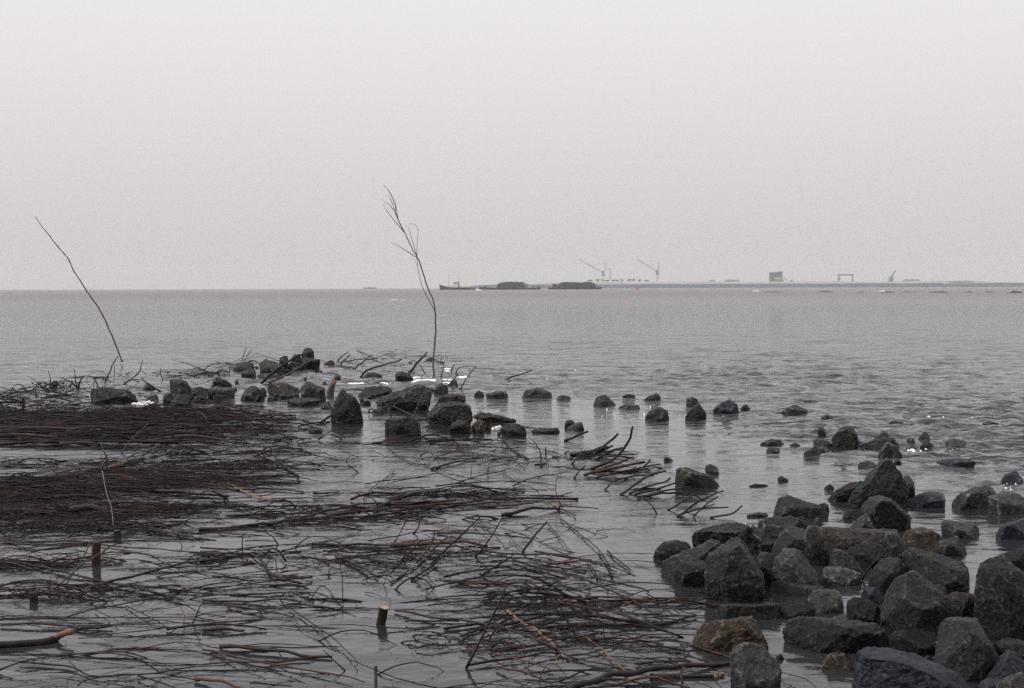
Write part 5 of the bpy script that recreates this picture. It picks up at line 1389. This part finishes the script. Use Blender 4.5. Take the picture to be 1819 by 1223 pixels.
# far breakwater scraps
twigs([(70,690),(160,672),(330,660),(420,690),(340,700),(180,700)], 40, 0, 40, 0.6, 0.008, 0.03, .7, 0.2, 0.08, up_=.25)
twigs([(300,668),(440,640),(450,652),(330,680)], 40, 0, 40, 1.0, 0.010, 0.05, .7, 0.2, 0.06, up_=.2)
twigs([(570,645),(700,628),(860,640),(840,668),(700,665),(590,668)], 45, 0, 35, 0.7, 0.008, 0.04, .7, 0.2, 0.05, up_=.2)
twigs([(380,740),(560,745),(560,790),(470,790)], 60, -5, 25, 0.8, 0.007, 0.04, .8, 0.2, 0.06)
twigs([(700,770),(860,762),(860,790),(700,790)], 50, 0, 25, 0.8, 0.006, 0.04, .8, 0.2, 0.06)
bme = bpy.data.meshes.new('brushwood')
bme.from_pydata([tuple(p) for p in BV], [], BF)
bme.update()
bme.shade_smooth()
ta = bme.attributes.new('tone', 'FLOAT', 'POINT')
ta.data.foreach_set('value', np.array(BT, dtype=np.float32))
mt, t, b = new_mat('brushwood_bark')
a_ = t.nodes.new('ShaderNodeAttribute')
a_.attribute_name = 'tone'
rb = t.nodes.new('ShaderNodeValToRGB')
for i_, (ps, cl) in enumerate([(0.0, (0.006, 0.004, 0.006)), (0.45, (0.014, 0.009, 0.010)), (0.72, (0.024, 0.013, 0.013)), (0.9, (0.034, 0.020, 0.018)), (1.0, (0.07, 0.045, 0.038))]):
    e_ = rb.color_ramp.elements[i_] if i_ < 2 else rb.color_ramp.elements.new(ps)
    e_.position = ps
    e_.color = (*cl, 1)
t.links.new(a_.outputs['Fac'], rb.inputs['Fac'])
t.links.new(rb.outputs['Color'], b.inputs['Base Color'])
b.inputs['Roughness'].default_value = 0.6
b.inputs['Specular IOR Level'].default_value = 0.15
M['brush'] = mt
link('brushwood', bme, mt, None, 'matted fine brown twigs floating between the stakes and branches', 'brushwood', None, 'stuff')

# ------------------------------------------------------------------ foam, and white flecks for glints
def foam_patch(regions, name, label):
    V, Fc = [], []
    fr = random.Random(5)
    for (c, x0, y0, x1, y1, n, r) in regions:
        a, b_ = fp(c, (x0, y0)), fp(c, (x1, y1))
        for _ in range(n):
            x = fr.uniform(a[0], b_[0])
            y = fr.uniform(min(a[1], b_[1]), max(a[1], b_[1]))
            g = ground(x, y)
            rr = r * fr.uniform(.4, 1.3)
            base = len(V)
            m_ = 9
            V.append(g + Vector((0, 0, 0.015 + rr * 0.15)))
            for k in range(m_):
                q = 2 * math.pi * k / m_
                r2 = rr * fr.uniform(.6, 1.2)
                V.append(g + Vector((math.cos(q) * r2 * 2.0, math.sin(q) * r2 * 1.3, 0.0)))
            for k in range(m_):
                Fc.append((base, base + 1 + k, base + 1 + (k + 1) % m_))
    link(name, mesh_from(name, V, Fc, True), M['foam'], None, label, 'foam', None, 'stuff')


foam_patch([('B', 945, 366, 1040, 380, 70, .03), ('B', 1160, 366, 1300, 376, 26, .025), ('B', 1360, 330, 1500, 366, 130, .032),
            ('B', 1560, 345, 1610, 372, 40, .03), ('B', 1640, 320, 1700, 335, 8, .05), ('B', 1570, 275, 1590, 290, 3, .07),
            ('A', 930, 525, 1080, 552, 22, .02), ('C', 110, 380, 160, 398, 10, .008), ('B', 880, 345, 960, 385, 8, .04)],  # the far left flecks are water sparkles put in as foam
           'foam_and_sparkles', 'white foam and flecks for sparkles where the swell washes through the rocks')
foam_patch([('C', 100, 60, 1700, 110, 5, .015), ('C', 700, 260, 1500, 330, 8, .008), ('D', 1000, 320, 1600, 360, 5, .008),  # glints on the water, put in as white flecks
            ('D', 1100, 340, 1150, 370, 8, .012), ('D', 1540, 560, 1819, 620, 8, .006), ('D', 1200, 140, 1700, 160, 3, .012),
            ('C', 50, 20, 1400, 60, 5, .018)],
           'glint_flecks', 'small glints modelled as white flecks scattered over the choppy water')
foam_patch([('Q', 255, 248, 290, 253, 8, .7), ('Q', 990, 247, 1025, 254, 9, .7), ('T', 215, 748, 310, 752, 6, .25)],
           'whitecaps', 'white breaking crests far out on the sea')

# low mud coloured humps far out, standing for dark waves
def hump(c, x0, x1, y0, y1):
    cx, cy = fp(c, ((x0 + x1) / 2, y1))
    D = ground(cx, cy).y
    a, b_ = at(*fp(c, (x0, y1)), D), at(*fp(c, (x1, y1)), D)
    h = (y1 - y0) / CR[c][2] / F * D
    V, Fc = [], []
    nx, ny = 24, 6
    for j in range(ny + 1):
        for i in range(nx + 1):
            s, q = i / nx, j / ny
            e_ = math.sin(math.pi * s) ** .7 * math.sin(math.pi * q)
            V.append(Vector((a.x + (b_.x - a.x) * s, D + (q - .5) * (b_.x - a.x) * .5,
                             -0.1 + h * 1.15 * e_ * (0.8 + 0.5 * noise.noise(Vector((s * 4 + x0, q * 2, 0)))))))
    for j in range(ny):
        for i in range(nx):
            k = j * (nx + 1) + i
            Fc.append((k, k + 1, k + nx + 2, k + nx + 1))
    link('wave_hump', mesh_from('wave_hump', V, Fc, True), M['mud'], kind='structure')


for q in [(290,440,252,260),(600,740,250,259),(840,900,254,260),(985,1075,250,262),(1090,1220,252,259),(1260,1400,249,262),(1460,1530,252,260),(1580,1650,250,260),(1725,1812,246,264)]:
    hump('Q', *q)

# ------------------------------------------------------------------ far shore
DS = 2600.0


def S_(c, x, y, D=DS):
    return at(*fp(c, (x, y)), D)


def slab(p_list_front, depth, name, mat, **kw):
    """polygon outline seen from here, given real thickness"""
    n_ = len(p_list_front)
    V = list(p_list_front) + [p + Vector((0, depth, 0)) for p in p_list_front]
    Fc = [tuple(range(n_)), tuple(range(n_, 2 * n_))[::-1]]
    for i in range(n_):
        j = (i + 1) % n_
        Fc.append((j, i, i + n_, j + n_))
    o = link(name, mesh_from(name, V, Fc), M[mat], **kw)
    bmm = bmesh.new()
    bmm.from_mesh(o.data)
    bmesh.ops.recalc_face_normals(bmm, faces=bmm.faces)
    bmm.to_mesh(o.data)
    bmm.free()
    return o


def shore_strip(name, mat, f_front, f_top, xs, depth, y_off=0.0):
    V, Fc = [], []
    for x in xs:
        pb, pt = f_front(x), f_top(x)
        V += [pb, Vector((pt.x, pt.y, pt.z)), Vector((pt.x, pt.y + depth, pt.z)), Vector((pb.x, pb.y + depth + 50, pb.z))]
    for i in range(len(xs) - 1):
        for k in range(3):
            a = i * 4 + k
            Fc.append((a, a + 4, a + 5, a + 1))
    link(name, mesh_from(name, V, Fc), M[mat], kind='structure')


def hy(x):
    return 514.3 - 0.00346 * x


xs = [835 + i * 22 for i in range(56)]


def low_front(x):
    p = at(x, hy(x), DS + 0)
    return Vector((p.x, DS, -1.0))


def low_top(x):
    y_ = hy(x) - (5.2 if x > 860 else 5.2 * max(0.15, (x - 800) / 60)) - 0.25 * math.sin(x * .05)
    p = at(x, y_, DS + 14)
    return p


shore_strip('far_shore', 'stoneslope', low_front, low_top, xs, 60)


def sand_front(x):
    p = low_top(x)
    return Vector((p.x, DS + 75, p.z - 1.5))


def sand_top(x):
    e_ = max(0, min(1, (x - 920) / 60)) * max(0.0, min(1, (1800 - x) / 60))
    y_ = hy(x) - 5.2 - (3.6 + 0.5 * math.sin(x * .031) + .3 * math.sin(x * .11)) * e_
    return at(x, y_, DS + 110)


shore_strip('sand_flat', 'sand', sand_front, sand_top, [x for x in xs if x > 915], 400)


def bar(name, a, b_, w, mat, parent, d=None):
    dv = (b_ - a)
    V, Fc = [], []
    side = Vector((dv.z, 0, -dv.x)).normalized() * w / 2
    dep = Vector((0, (d or w) / 2, 0))
    for p in (a, b_):
        V += [p - side - dep, p + side - dep, p + side + dep, p - side + dep]
    Fc = [(0, 1, 2, 3), (7, 6, 5, 4), (0, 4, 5, 1), (1, 5, 6, 2), (2, 6, 7, 3), (3, 7, 4, 0)]
    loc = parent.matrix_world.translation if parent else Vector()
    o = link(name, mesh_from(name, [q - loc for q in V], Fc), M[mat], parent)
    if parent:
        o.matrix_parent_inverse = Matrix()
    return o


def lattice(name, a, b_, w, mat, parent, n=10):
    """truss boom: two chords and zigzag bracing"""
    dv = b_ - a
    side = Vector((dv.z, 0, -dv.x)).normalized() * w / 2
    V, Fc = [], []
    loc = parent.matrix_world.translation

    def st(p, q, r):
        tube(V, Fc, [p - loc, q - loc], [r, r], 4)
    for sg in (-1, 1):
        for dy in (-w / 2, w / 2):
            o_ = side * sg + Vector((0, dy, 0))
            st(a + o_, b_ + o_ * .4, 0.22)
    for i in range(n):
        p, q = a + dv * (i / n), a + dv * ((i + 1) / n)
        sg = 1 if i % 2 else -1
        st(p + side * sg, q - side * sg, 0.16)
    o = link(name, mesh_from(name, V, Fc), M[mat], parent)
    o.matrix_parent_inverse = Matrix()
    return o


DC = DS + 160
# slewing cranes
def crane(c, base, top, jroot, jtip, label, w=4.0):
    root = thing('crane', Vector((S_(c, *base, DC).x, DC, S_(c, *base, DC).z)), label, 'crane', 'tower cranes on the far shore')
    lattice('mast', S_(c, *base, DC), S_(c, *top, DC), w, 'steel', root)
    lattice('jib', S_(c, *jroot, DC), S_(c, *jtip, DC), w * 0.8, 'steel', root, 16)
    p = S_(c, *jroot, DC)
    bar('cab', p + Vector((0, 0, -7)), p + Vector((0, 0, 3)), 3.6, 'steel', root)
    o_ = bar('stay', S_(c, *top, DC), p.lerp(S_(c, *jtip, DC), .55), 0.2, 'steel', root)
    return root


crane('U', (615,480), (670,180), (620,350), (190,115), 'tall thin crane with a long jib raised left above the tree stubs', 3.4)
crane('U', (1590,500), (1625,170), (1590,330), (1235,115), 'tall thin crane standing alone right of the tree stubs', 3.8)
rt3 = thing('derrick', S_('U', 742, 480, DC), 'slender derrick pole just right of the left crane', 'derrick')
lattice('pole', S_('U', 742, 480, DC), S_('U', 748, 280, DC), 2.2, 'steel', rt3)
bar('arm', S_('U', 748, 290, DC), S_('U', 690, 275, DC), 0.8, 'steel', rt3)
r4 = thing('loading_crane', S_('Q', 1050, 198, DC), 'squat crane with a single boom raised to the right', 'crane', 'tower cranes on the far shore')
bar('house', S_('Q', 1050, 198, DC), S_('Q', 1052, 172, DC), 7, 'steel', r4, 10)
bar('boom', S_('Q', 1050, 175, DC), S_('Q', 1076, 133, DC), 2.4, 'steel', r4)
bar('strut', S_('Q', 1035, 198, DC), S_('Q', 1050, 180, DC), 1.8, 'steel', r4)
# gantry
r5 = thing('gantry_crane', S_('R', 1620, 335, DC), 'wide gantry crane spanning two legs on the far shore', 'gantry crane')
bar('beam', S_('R', 1478, 200, DC), S_('R', 1775, 200, DC), 2.6, 'steel', r5, 6)
for x in (1500, 1760):
    bar('leg', S_('R', x, 335, DC), S_('R', x, 205, DC), 1.7, 'steel', r5)
    bar('leg', S_('R', x - 18, 335, DC), S_('R', x + 6, 205, DC), 1.2, 'steel', r5)
bar('cab', S_('R', 1502, 290, DC), S_('R', 1502, 255, DC), 4.5, 'steel', r5)
# silo building
r6 = thing('silo_building', S_('R', 300, 335, DC), 'blue grey silo block with a raised right wing on the far shore', 'silo')


def box(name, c, x0, y0, x1, y1, dep, mat, parent, D=DC):
    a, b_ = S_(c, x0, y1, D), S_(c, x1, y0, D)
    loc = parent.matrix_world.translation if parent else Vector()
    V = [Vector((x, y, z)) - loc for x in (a.x, b_.x) for y in (D, D + dep) for z in (a.z, b_.z)]
    Fc = [(0, 1, 3, 2), (4, 6, 7, 5), (0, 4, 5, 1), (2, 3, 7, 6), (0, 2, 6, 4), (1, 5, 7, 3)]
    o = link(name, mesh_from(name, V, Fc), M[mat], parent)
    if parent:
        o.matrix_parent_inverse = Matrix()
    return o


for x0, x1 in ((190, 218), (222, 248), (252, 280)):
    box('silo', 'R', x0, 152, x1, 330, 12, 'bluesteel', r6)
box('bridge', 'R', 281, 200, 299, 230, 8, 'bluesteel', r6)
for x0, x1, y0 in ((300, 342, 145), (346, 384, 138), (388, 428, 134)):
    box('bin', 'R', x0, y0, x1, 248, 12, 'bluesteel', r6)
for x in (308, 345, 386, 420):
    box('leg', 'R', x, 250, x + 8, 332, 8, 'palec', r6)
bar('conveyor', S_('R', 432, 245, DC), S_('R', 530, 315, DC), 1.4, 'palec', r6)
box('base', 'R', 296, 285, 455, 333, 14, 'palec', r6)


def mound(name, c, x0, x1, y0, y1, mat, label, cat, group=None, dep=14, D=DC):
    a, b_ = S_(c, x0, y1, D), S_(c, x1, y1, D)
    h = (y1 - y0) / CR[c][2] / F * D
    V, Fc = [], []
    nx, ny = 28, 6
    for j in range(ny + 1):
        for i in range(nx + 1):
            s, q = i / nx, j / ny
            e_ = min(1, math.sin(math.pi * s) * 2.6) * min(1, math.sin(math.pi * q) * 1.8)
            V.append(Vector(((b_.x - a.x) * (s - .5), (q - .5) * dep, -1 + (h + 1) * e_ * (0.86 + 0.28 * noise.noise(Vector((s * 9, q * 3, x0)))))))
    for j in range(ny):
        for i in range(nx):
            k = j * (nx + 1) + i
            Fc.append((k, k + 1, k + nx + 2, k + nx + 1))
    o = link(name, mesh_from(name, V, Fc), M[mat], None, label, cat, group)
    o.location = (a + b_) / 2 + Vector((0, dep / 2, 0))
    return o


mound('gravel_heap', 'R', 585, 665, 290, 325, 'palec', 'small pale heap beside the silo conveyor', 'heap')
mound('storage_shed', 'Q', 85, 182, 184, 197, 'steel', 'long low dark shed left of the silo block', 'shed', 'low sheds on the far shore')
mound('storage_shed', 'Q', 0, 38, 186, 197, 'steel', 'short low shed furthest left of the silo block', 'shed', 'low sheds on the far shore')
mound('storage_shed', 'Q', 1120, 1225, 181, 197, 'steel', 'low shed with a sloping roof right of the squat crane', 'shed', 'low sheds on the far shore')
mound('storage_shed', 'Q', 1240, 1312, 192, 199, 'steel', 'faint flat shed between two longer ones on the right', 'shed', 'low sheds on the far shore')
mound('barge', 'Q', 1368, 1548, 190, 208, 'steel', 'long dark grey barge moored at the right end of the far shore', 'barge', None, 20, DS - 40)

tl = {370: 'first and leftmost of the stubs on the far shore', 400: 'second stub from the left on the far shore', 530: 'pointed stub left of the tall crane foot', 630: 'stub at the foot of the left crane',
      700: 'stub between the left crane and the derrick', 800: 'stub just right of the derrick', 870: 'low stub halfway between derrick and right crane', 960: 'taller stub with a spike in mid shore',
      1085: 'pointed stub fourth from the right', 1168: 'tall spiked stub third from the right', 1272: 'round stub second from the right', 1385: 'last stub before the right crane'}
for i, (x, lb_) in enumerate(tl.items()):
    p = S_('U', x, 505, DC - 20)
    V, Fc = [], []
    h = [32, 34, 52, 40, 30, 34, 36, 44, 50, 62, 40, 34][i] / 10.1 / F * DC
    fr = random.Random(i)
    for k in range(26):
        q = Vector((fr.gauss(0, 2.2), fr.gauss(0, 2), fr.uniform(0, h * .62)))
        d_ = Vector((fr.gauss(0, .8), fr.gauss(0, .8), fr.uniform(.5, 1.5))) * h * .2
        tube(V, Fc, [q, q + d_], [0.8, 0.3], 4)
    tube(V, Fc, [Vector((0, 0, -1)), Vector((0.3, 0, h))], [0.6, 0.35], 5)
    o = link('far_tree', mesh_from('far_tree', V, Fc), M['scrub'], None, lb_, 'tree', 'stubby trees and posts on the far shore')
    o.location = p

# ------------------------------------------------------------------ tug, barges, buoy
DT = 1365.0


def hull(name, c, x0, x1, ybow, ystern, ymid, yw, beam, mat, parent, bow_left=True, D=DT, blunt=False):
    loc = parent.matrix_world.translation
    V, Fc = [], []
    ns = 24
    for i in range(ns + 1):
        s = i / ns
        x = x0 + (x1 - x0) * s
        yt = ymid + (ybow - ymid) * max(0, 1 - s / .35) ** 1.6 + (ystern - ymid) * max(0, (s - .75) / .25) ** 1.6
        bm_ = beam / 2 * (min(1, (s / .25 + .02)) ** .6 if not blunt else min(1, s / .04 + .5)) * (min(1, ((1 - s) / .12 + .15)) ** .5 if not blunt else min(1, (1 - s) / .04 + .5))
        rake = (1 - s) * 0
        p = S_(c, x, yt, D)
        wl = S_(c, x + (0 if blunt else 14 * max(0, 1 - s / .1)), yw, D)
        for sg in (-1, 1):
            V.append(Vector((p.x, D + sg * bm_, p.z)) - loc)
            V.append(Vector((wl.x, D + sg * bm_ * .8, -0.5)) - loc)
    for i in range(ns):
        a = i * 4
        b_ = a + 4
        Fc += [(a, a + 1, b_ + 1, b_), (a + 2, b_ + 2, b_ + 3, a + 3), (a, b_, b_ + 2, a + 2)]
    Fc += [(0, 2, 3, 1), (ns * 4, ns * 4 + 1, ns * 4 + 3, ns * 4 + 2)]
    o = link(name, mesh_from(name, V, Fc), M[mat], parent)
    o.matrix_parent_inverse = Matrix()
    return o


tug = thing('tugboat', Vector((S_('V', 700, 590, DT).x, DT, 0)), 'small black hulled tugboat with a white wheelhouse towing two barges', 'tugboat')
hull('hull', 'V', 170, 1225, 425, 530, 505, 590, 8.0, 'hull', tug)
box('deckhouse', 'V', 545, 440, 722, 516, 7, 'white', tug, DT - 4.3)
box('wheelhouse', 'V', 588, 375, 718, 441, 6, 'white', tug, DT - 3.8)
box('window', 'V', 618, 402, 650, 428, 0.3, 'glass', tug, DT - 3.95)
box('roof', 'V', 582, 352, 724, 376, 6.4, 'buff', tug, DT - 4.0)
box('funnel', 'V', 722, 405, 765, 512, 2.2, 'steel', tug, DT - 1.1)
box('funnel_band', 'V', 724, 345, 762, 404, 2.0, 'buff', tug, DT - 1.0)
box('rail_screen', 'V', 778, 478, 1085, 514, 7.6, 'cream', tug, DT - 4.2)
box('foredeck_locker', 'V', 440, 475, 545, 514, 6.5, 'white', tug, DT - 3.9)
bar('mast', S_('V', 440, 510, DT), S_('V', 462, 170, DT), 0.32, 'buff', tug)
bar('aft_mast', S_('V', 735, 345, DT), S_('V', 735, 60, DT), 0.22, 'steel', tug)
foam_patch([('V', 1225, 575, 1440, 600, 90, .35), ('V', 1300, 560, 1450, 585, 60, .35)], 'wake', 'white wake churned up just behind the tugboat')


def heap(c, prof, yb, dep, label, D=DT):
    V, Fc = [], []
    m_ = 9
    n_ = len(prof)
    loc = S_(c, prof[n_ // 2][0], yb, D)
    for i, (x, y) in enumerate(prof):
        for j in range(m_):
            q = math.pi * j / (m_ - 1)
            p = S_(c, x, yb, D)
            h = S_(c, x, y, D).z - p.z
            k = 1 + 0.10 * noise.noise(Vector((i * .8, j * .9, D * .01)))
            V.append(Vector((p.x, D - math.cos(q) * dep / 2 * min(1, .5 + h / 4), p.z + h * min(1, math.sin(q) * 1.5) * k)) - loc)
    for i in range(n_ - 1):
        for j in range(m_ - 1):
            a = i * m_ + j
            Fc.append((a, a + 1, a + m_ + 1, a + m_))
    Fc.append(tuple(range(m_)))
    Fc.append(tuple((n_ - 1) * m_ + j for j in range(m_))[::-1])
    o = link('cargo_heap', mesh_from('cargo_heap', V, Fc), M['load'], None, label, 'cargo', 'dark loads on the towed barges')
    o.location = loc


def dense(prof, k=5):
    o_ = []
    for a, b_ in zip(prof[:-1], prof[1:]):
        for i in range(k):
            s = i / k
            o_.append((a[0] + (b_[0] - a[0]) * s, a[1] + (b_[1] - a[1]) * s))
    return o_ + [prof[-1]]


b1 = thing('barge', Vector((S_('X', 400, 200, DT).x, DT, 0)), 'first towed barge with a flat topped load and deck gear behind', 'barge', 'towed barges')
hull('hull', 'X', -75, 832, 168, 172, 184, 205, 10, 'hull', b1, blunt=True)
bar('derrick', S_('X', 670, 180, DT), S_('X', 820, 142, DT), 0.7, 'steel', b1)
box('winch', 'X', 790, 165, 832, 184, 4, 'hull', b1, DT - 2)
box('cabin', 'X', 580, 92, 612, 122, 3, 'cream', b1, DT - 1.5)
box('pump_house', 'X', 585, 122, 640, 184, 4, 'steel', b1, DT - 2)
box('bollard_block', 'X', 0, 160, 30, 184, 3, 'hull', b1, DT - 1.5)
heap('X', dense([(186,182),(195,125),(240,105),(340,92),(480,92),(572,96),(585,120),(590,182)]), 188, 8, 'flat topped dark load on the first towed barge')
b2 = thing('barge', Vector((S_('X', 1330, 200, DT).x, DT, 0)), 'last towed barge with the longest rounded load', 'barge', 'towed barges')
hull('hull', 'X', 940, 1722, 172, 172, 180, 203, 10, 'hull', b2, blunt=True)
box('deck_house', 'X', 1005, 120, 1068, 178, 4, 'logend', b2, DT - 2)
box('winch', 'X', 1680, 160, 1720, 182, 4, 'hull', b2, DT - 2)
heap('X', dense([(1060,178),(1085,130),(1130,103),(1200,94),(1330,98),(1430,104),(1500,92),(1560,96),(1620,115),(1642,145),(1648,178)]), 185, 8, 'long rounded dark load on the last towed barge')

bu = ground(*fp('U', (1232, 655)))
V, Fc = [], []
prof = [(0.0, 1.1), (0.5, 1.25), (0.9, 1.1), (1.6, 0.75), (2.2, 0.45), (2.35, 0.1)]
sc_b = bu.y / 1365
tube(V, Fc, [Vector((0, 0, z * sc_b)) for z, r in prof], [r * sc_b for z, r in prof], 12)
o = link('buoy', mesh_from('buoy', V, Fc, True), M['redpaint'], None, 'small red buoy right of the last barge', 'buoy')
o.location = Vector((bu.x, bu.y, 0))

# pale distant boat, far left of the tug
fb = thing('boat', Vector((at(655, 513, 2200).x, 2200, 0)), 'tiny pale boat on the horizon left of the tugboat', 'boat')


def fbox(nm, x0, y0, x1, y1, dep, mat):
    a, b_ = at(x0, y1, 2200), at(x1, y0, 2200)
    V = [Vector((x, y, z)) - fb.location for x in (a.x, b_.x) for y in (2200, 2200 + dep) for z in (max(a.z, -.5), b_.z)]
    o = link(nm, mesh_from(nm, V, [(0, 1, 3, 2), (4, 6, 7, 5), (0, 4, 5, 1), (2, 3, 7, 6), (0, 2, 6, 4), (1, 5, 7, 3)]), M[mat], fb)
    o.matrix_parent_inverse = Matrix()


fbox('hull', 645, 511, 668, 513.5, 5, 'palec')
fbox('wheelhouse', 654, 509.3, 659, 511, 3, 'white')

# ------------------------------------------------------------------ haze
hz = mesh_from('haze', [(x, y, z) for x in (-5900, 5900) for y in (-60, 6100) for z in (-3.0, 90)],
               [(0, 1, 3, 2), (4, 6, 7, 5), (0, 4, 5, 1), (2, 3, 7, 6), (0, 2, 6, 4), (1, 5, 7, 3)])
hm_, t, b = new_mat('haze')
t.nodes.remove(b)
pv = t.nodes.new('ShaderNodeVolumePrincipled')
pv.inputs['Color'].default_value = (0.93, 0.92, 0.93, 1)
pv.inputs['Density'].default_value = 0.00015
pv.inputs['Anisotropy'].default_value = 0.0
t.links.new(pv.outputs[0], t.nodes['Material Output'].inputs['Volume'])
link('haze', hz, hm_, kind='stuff')
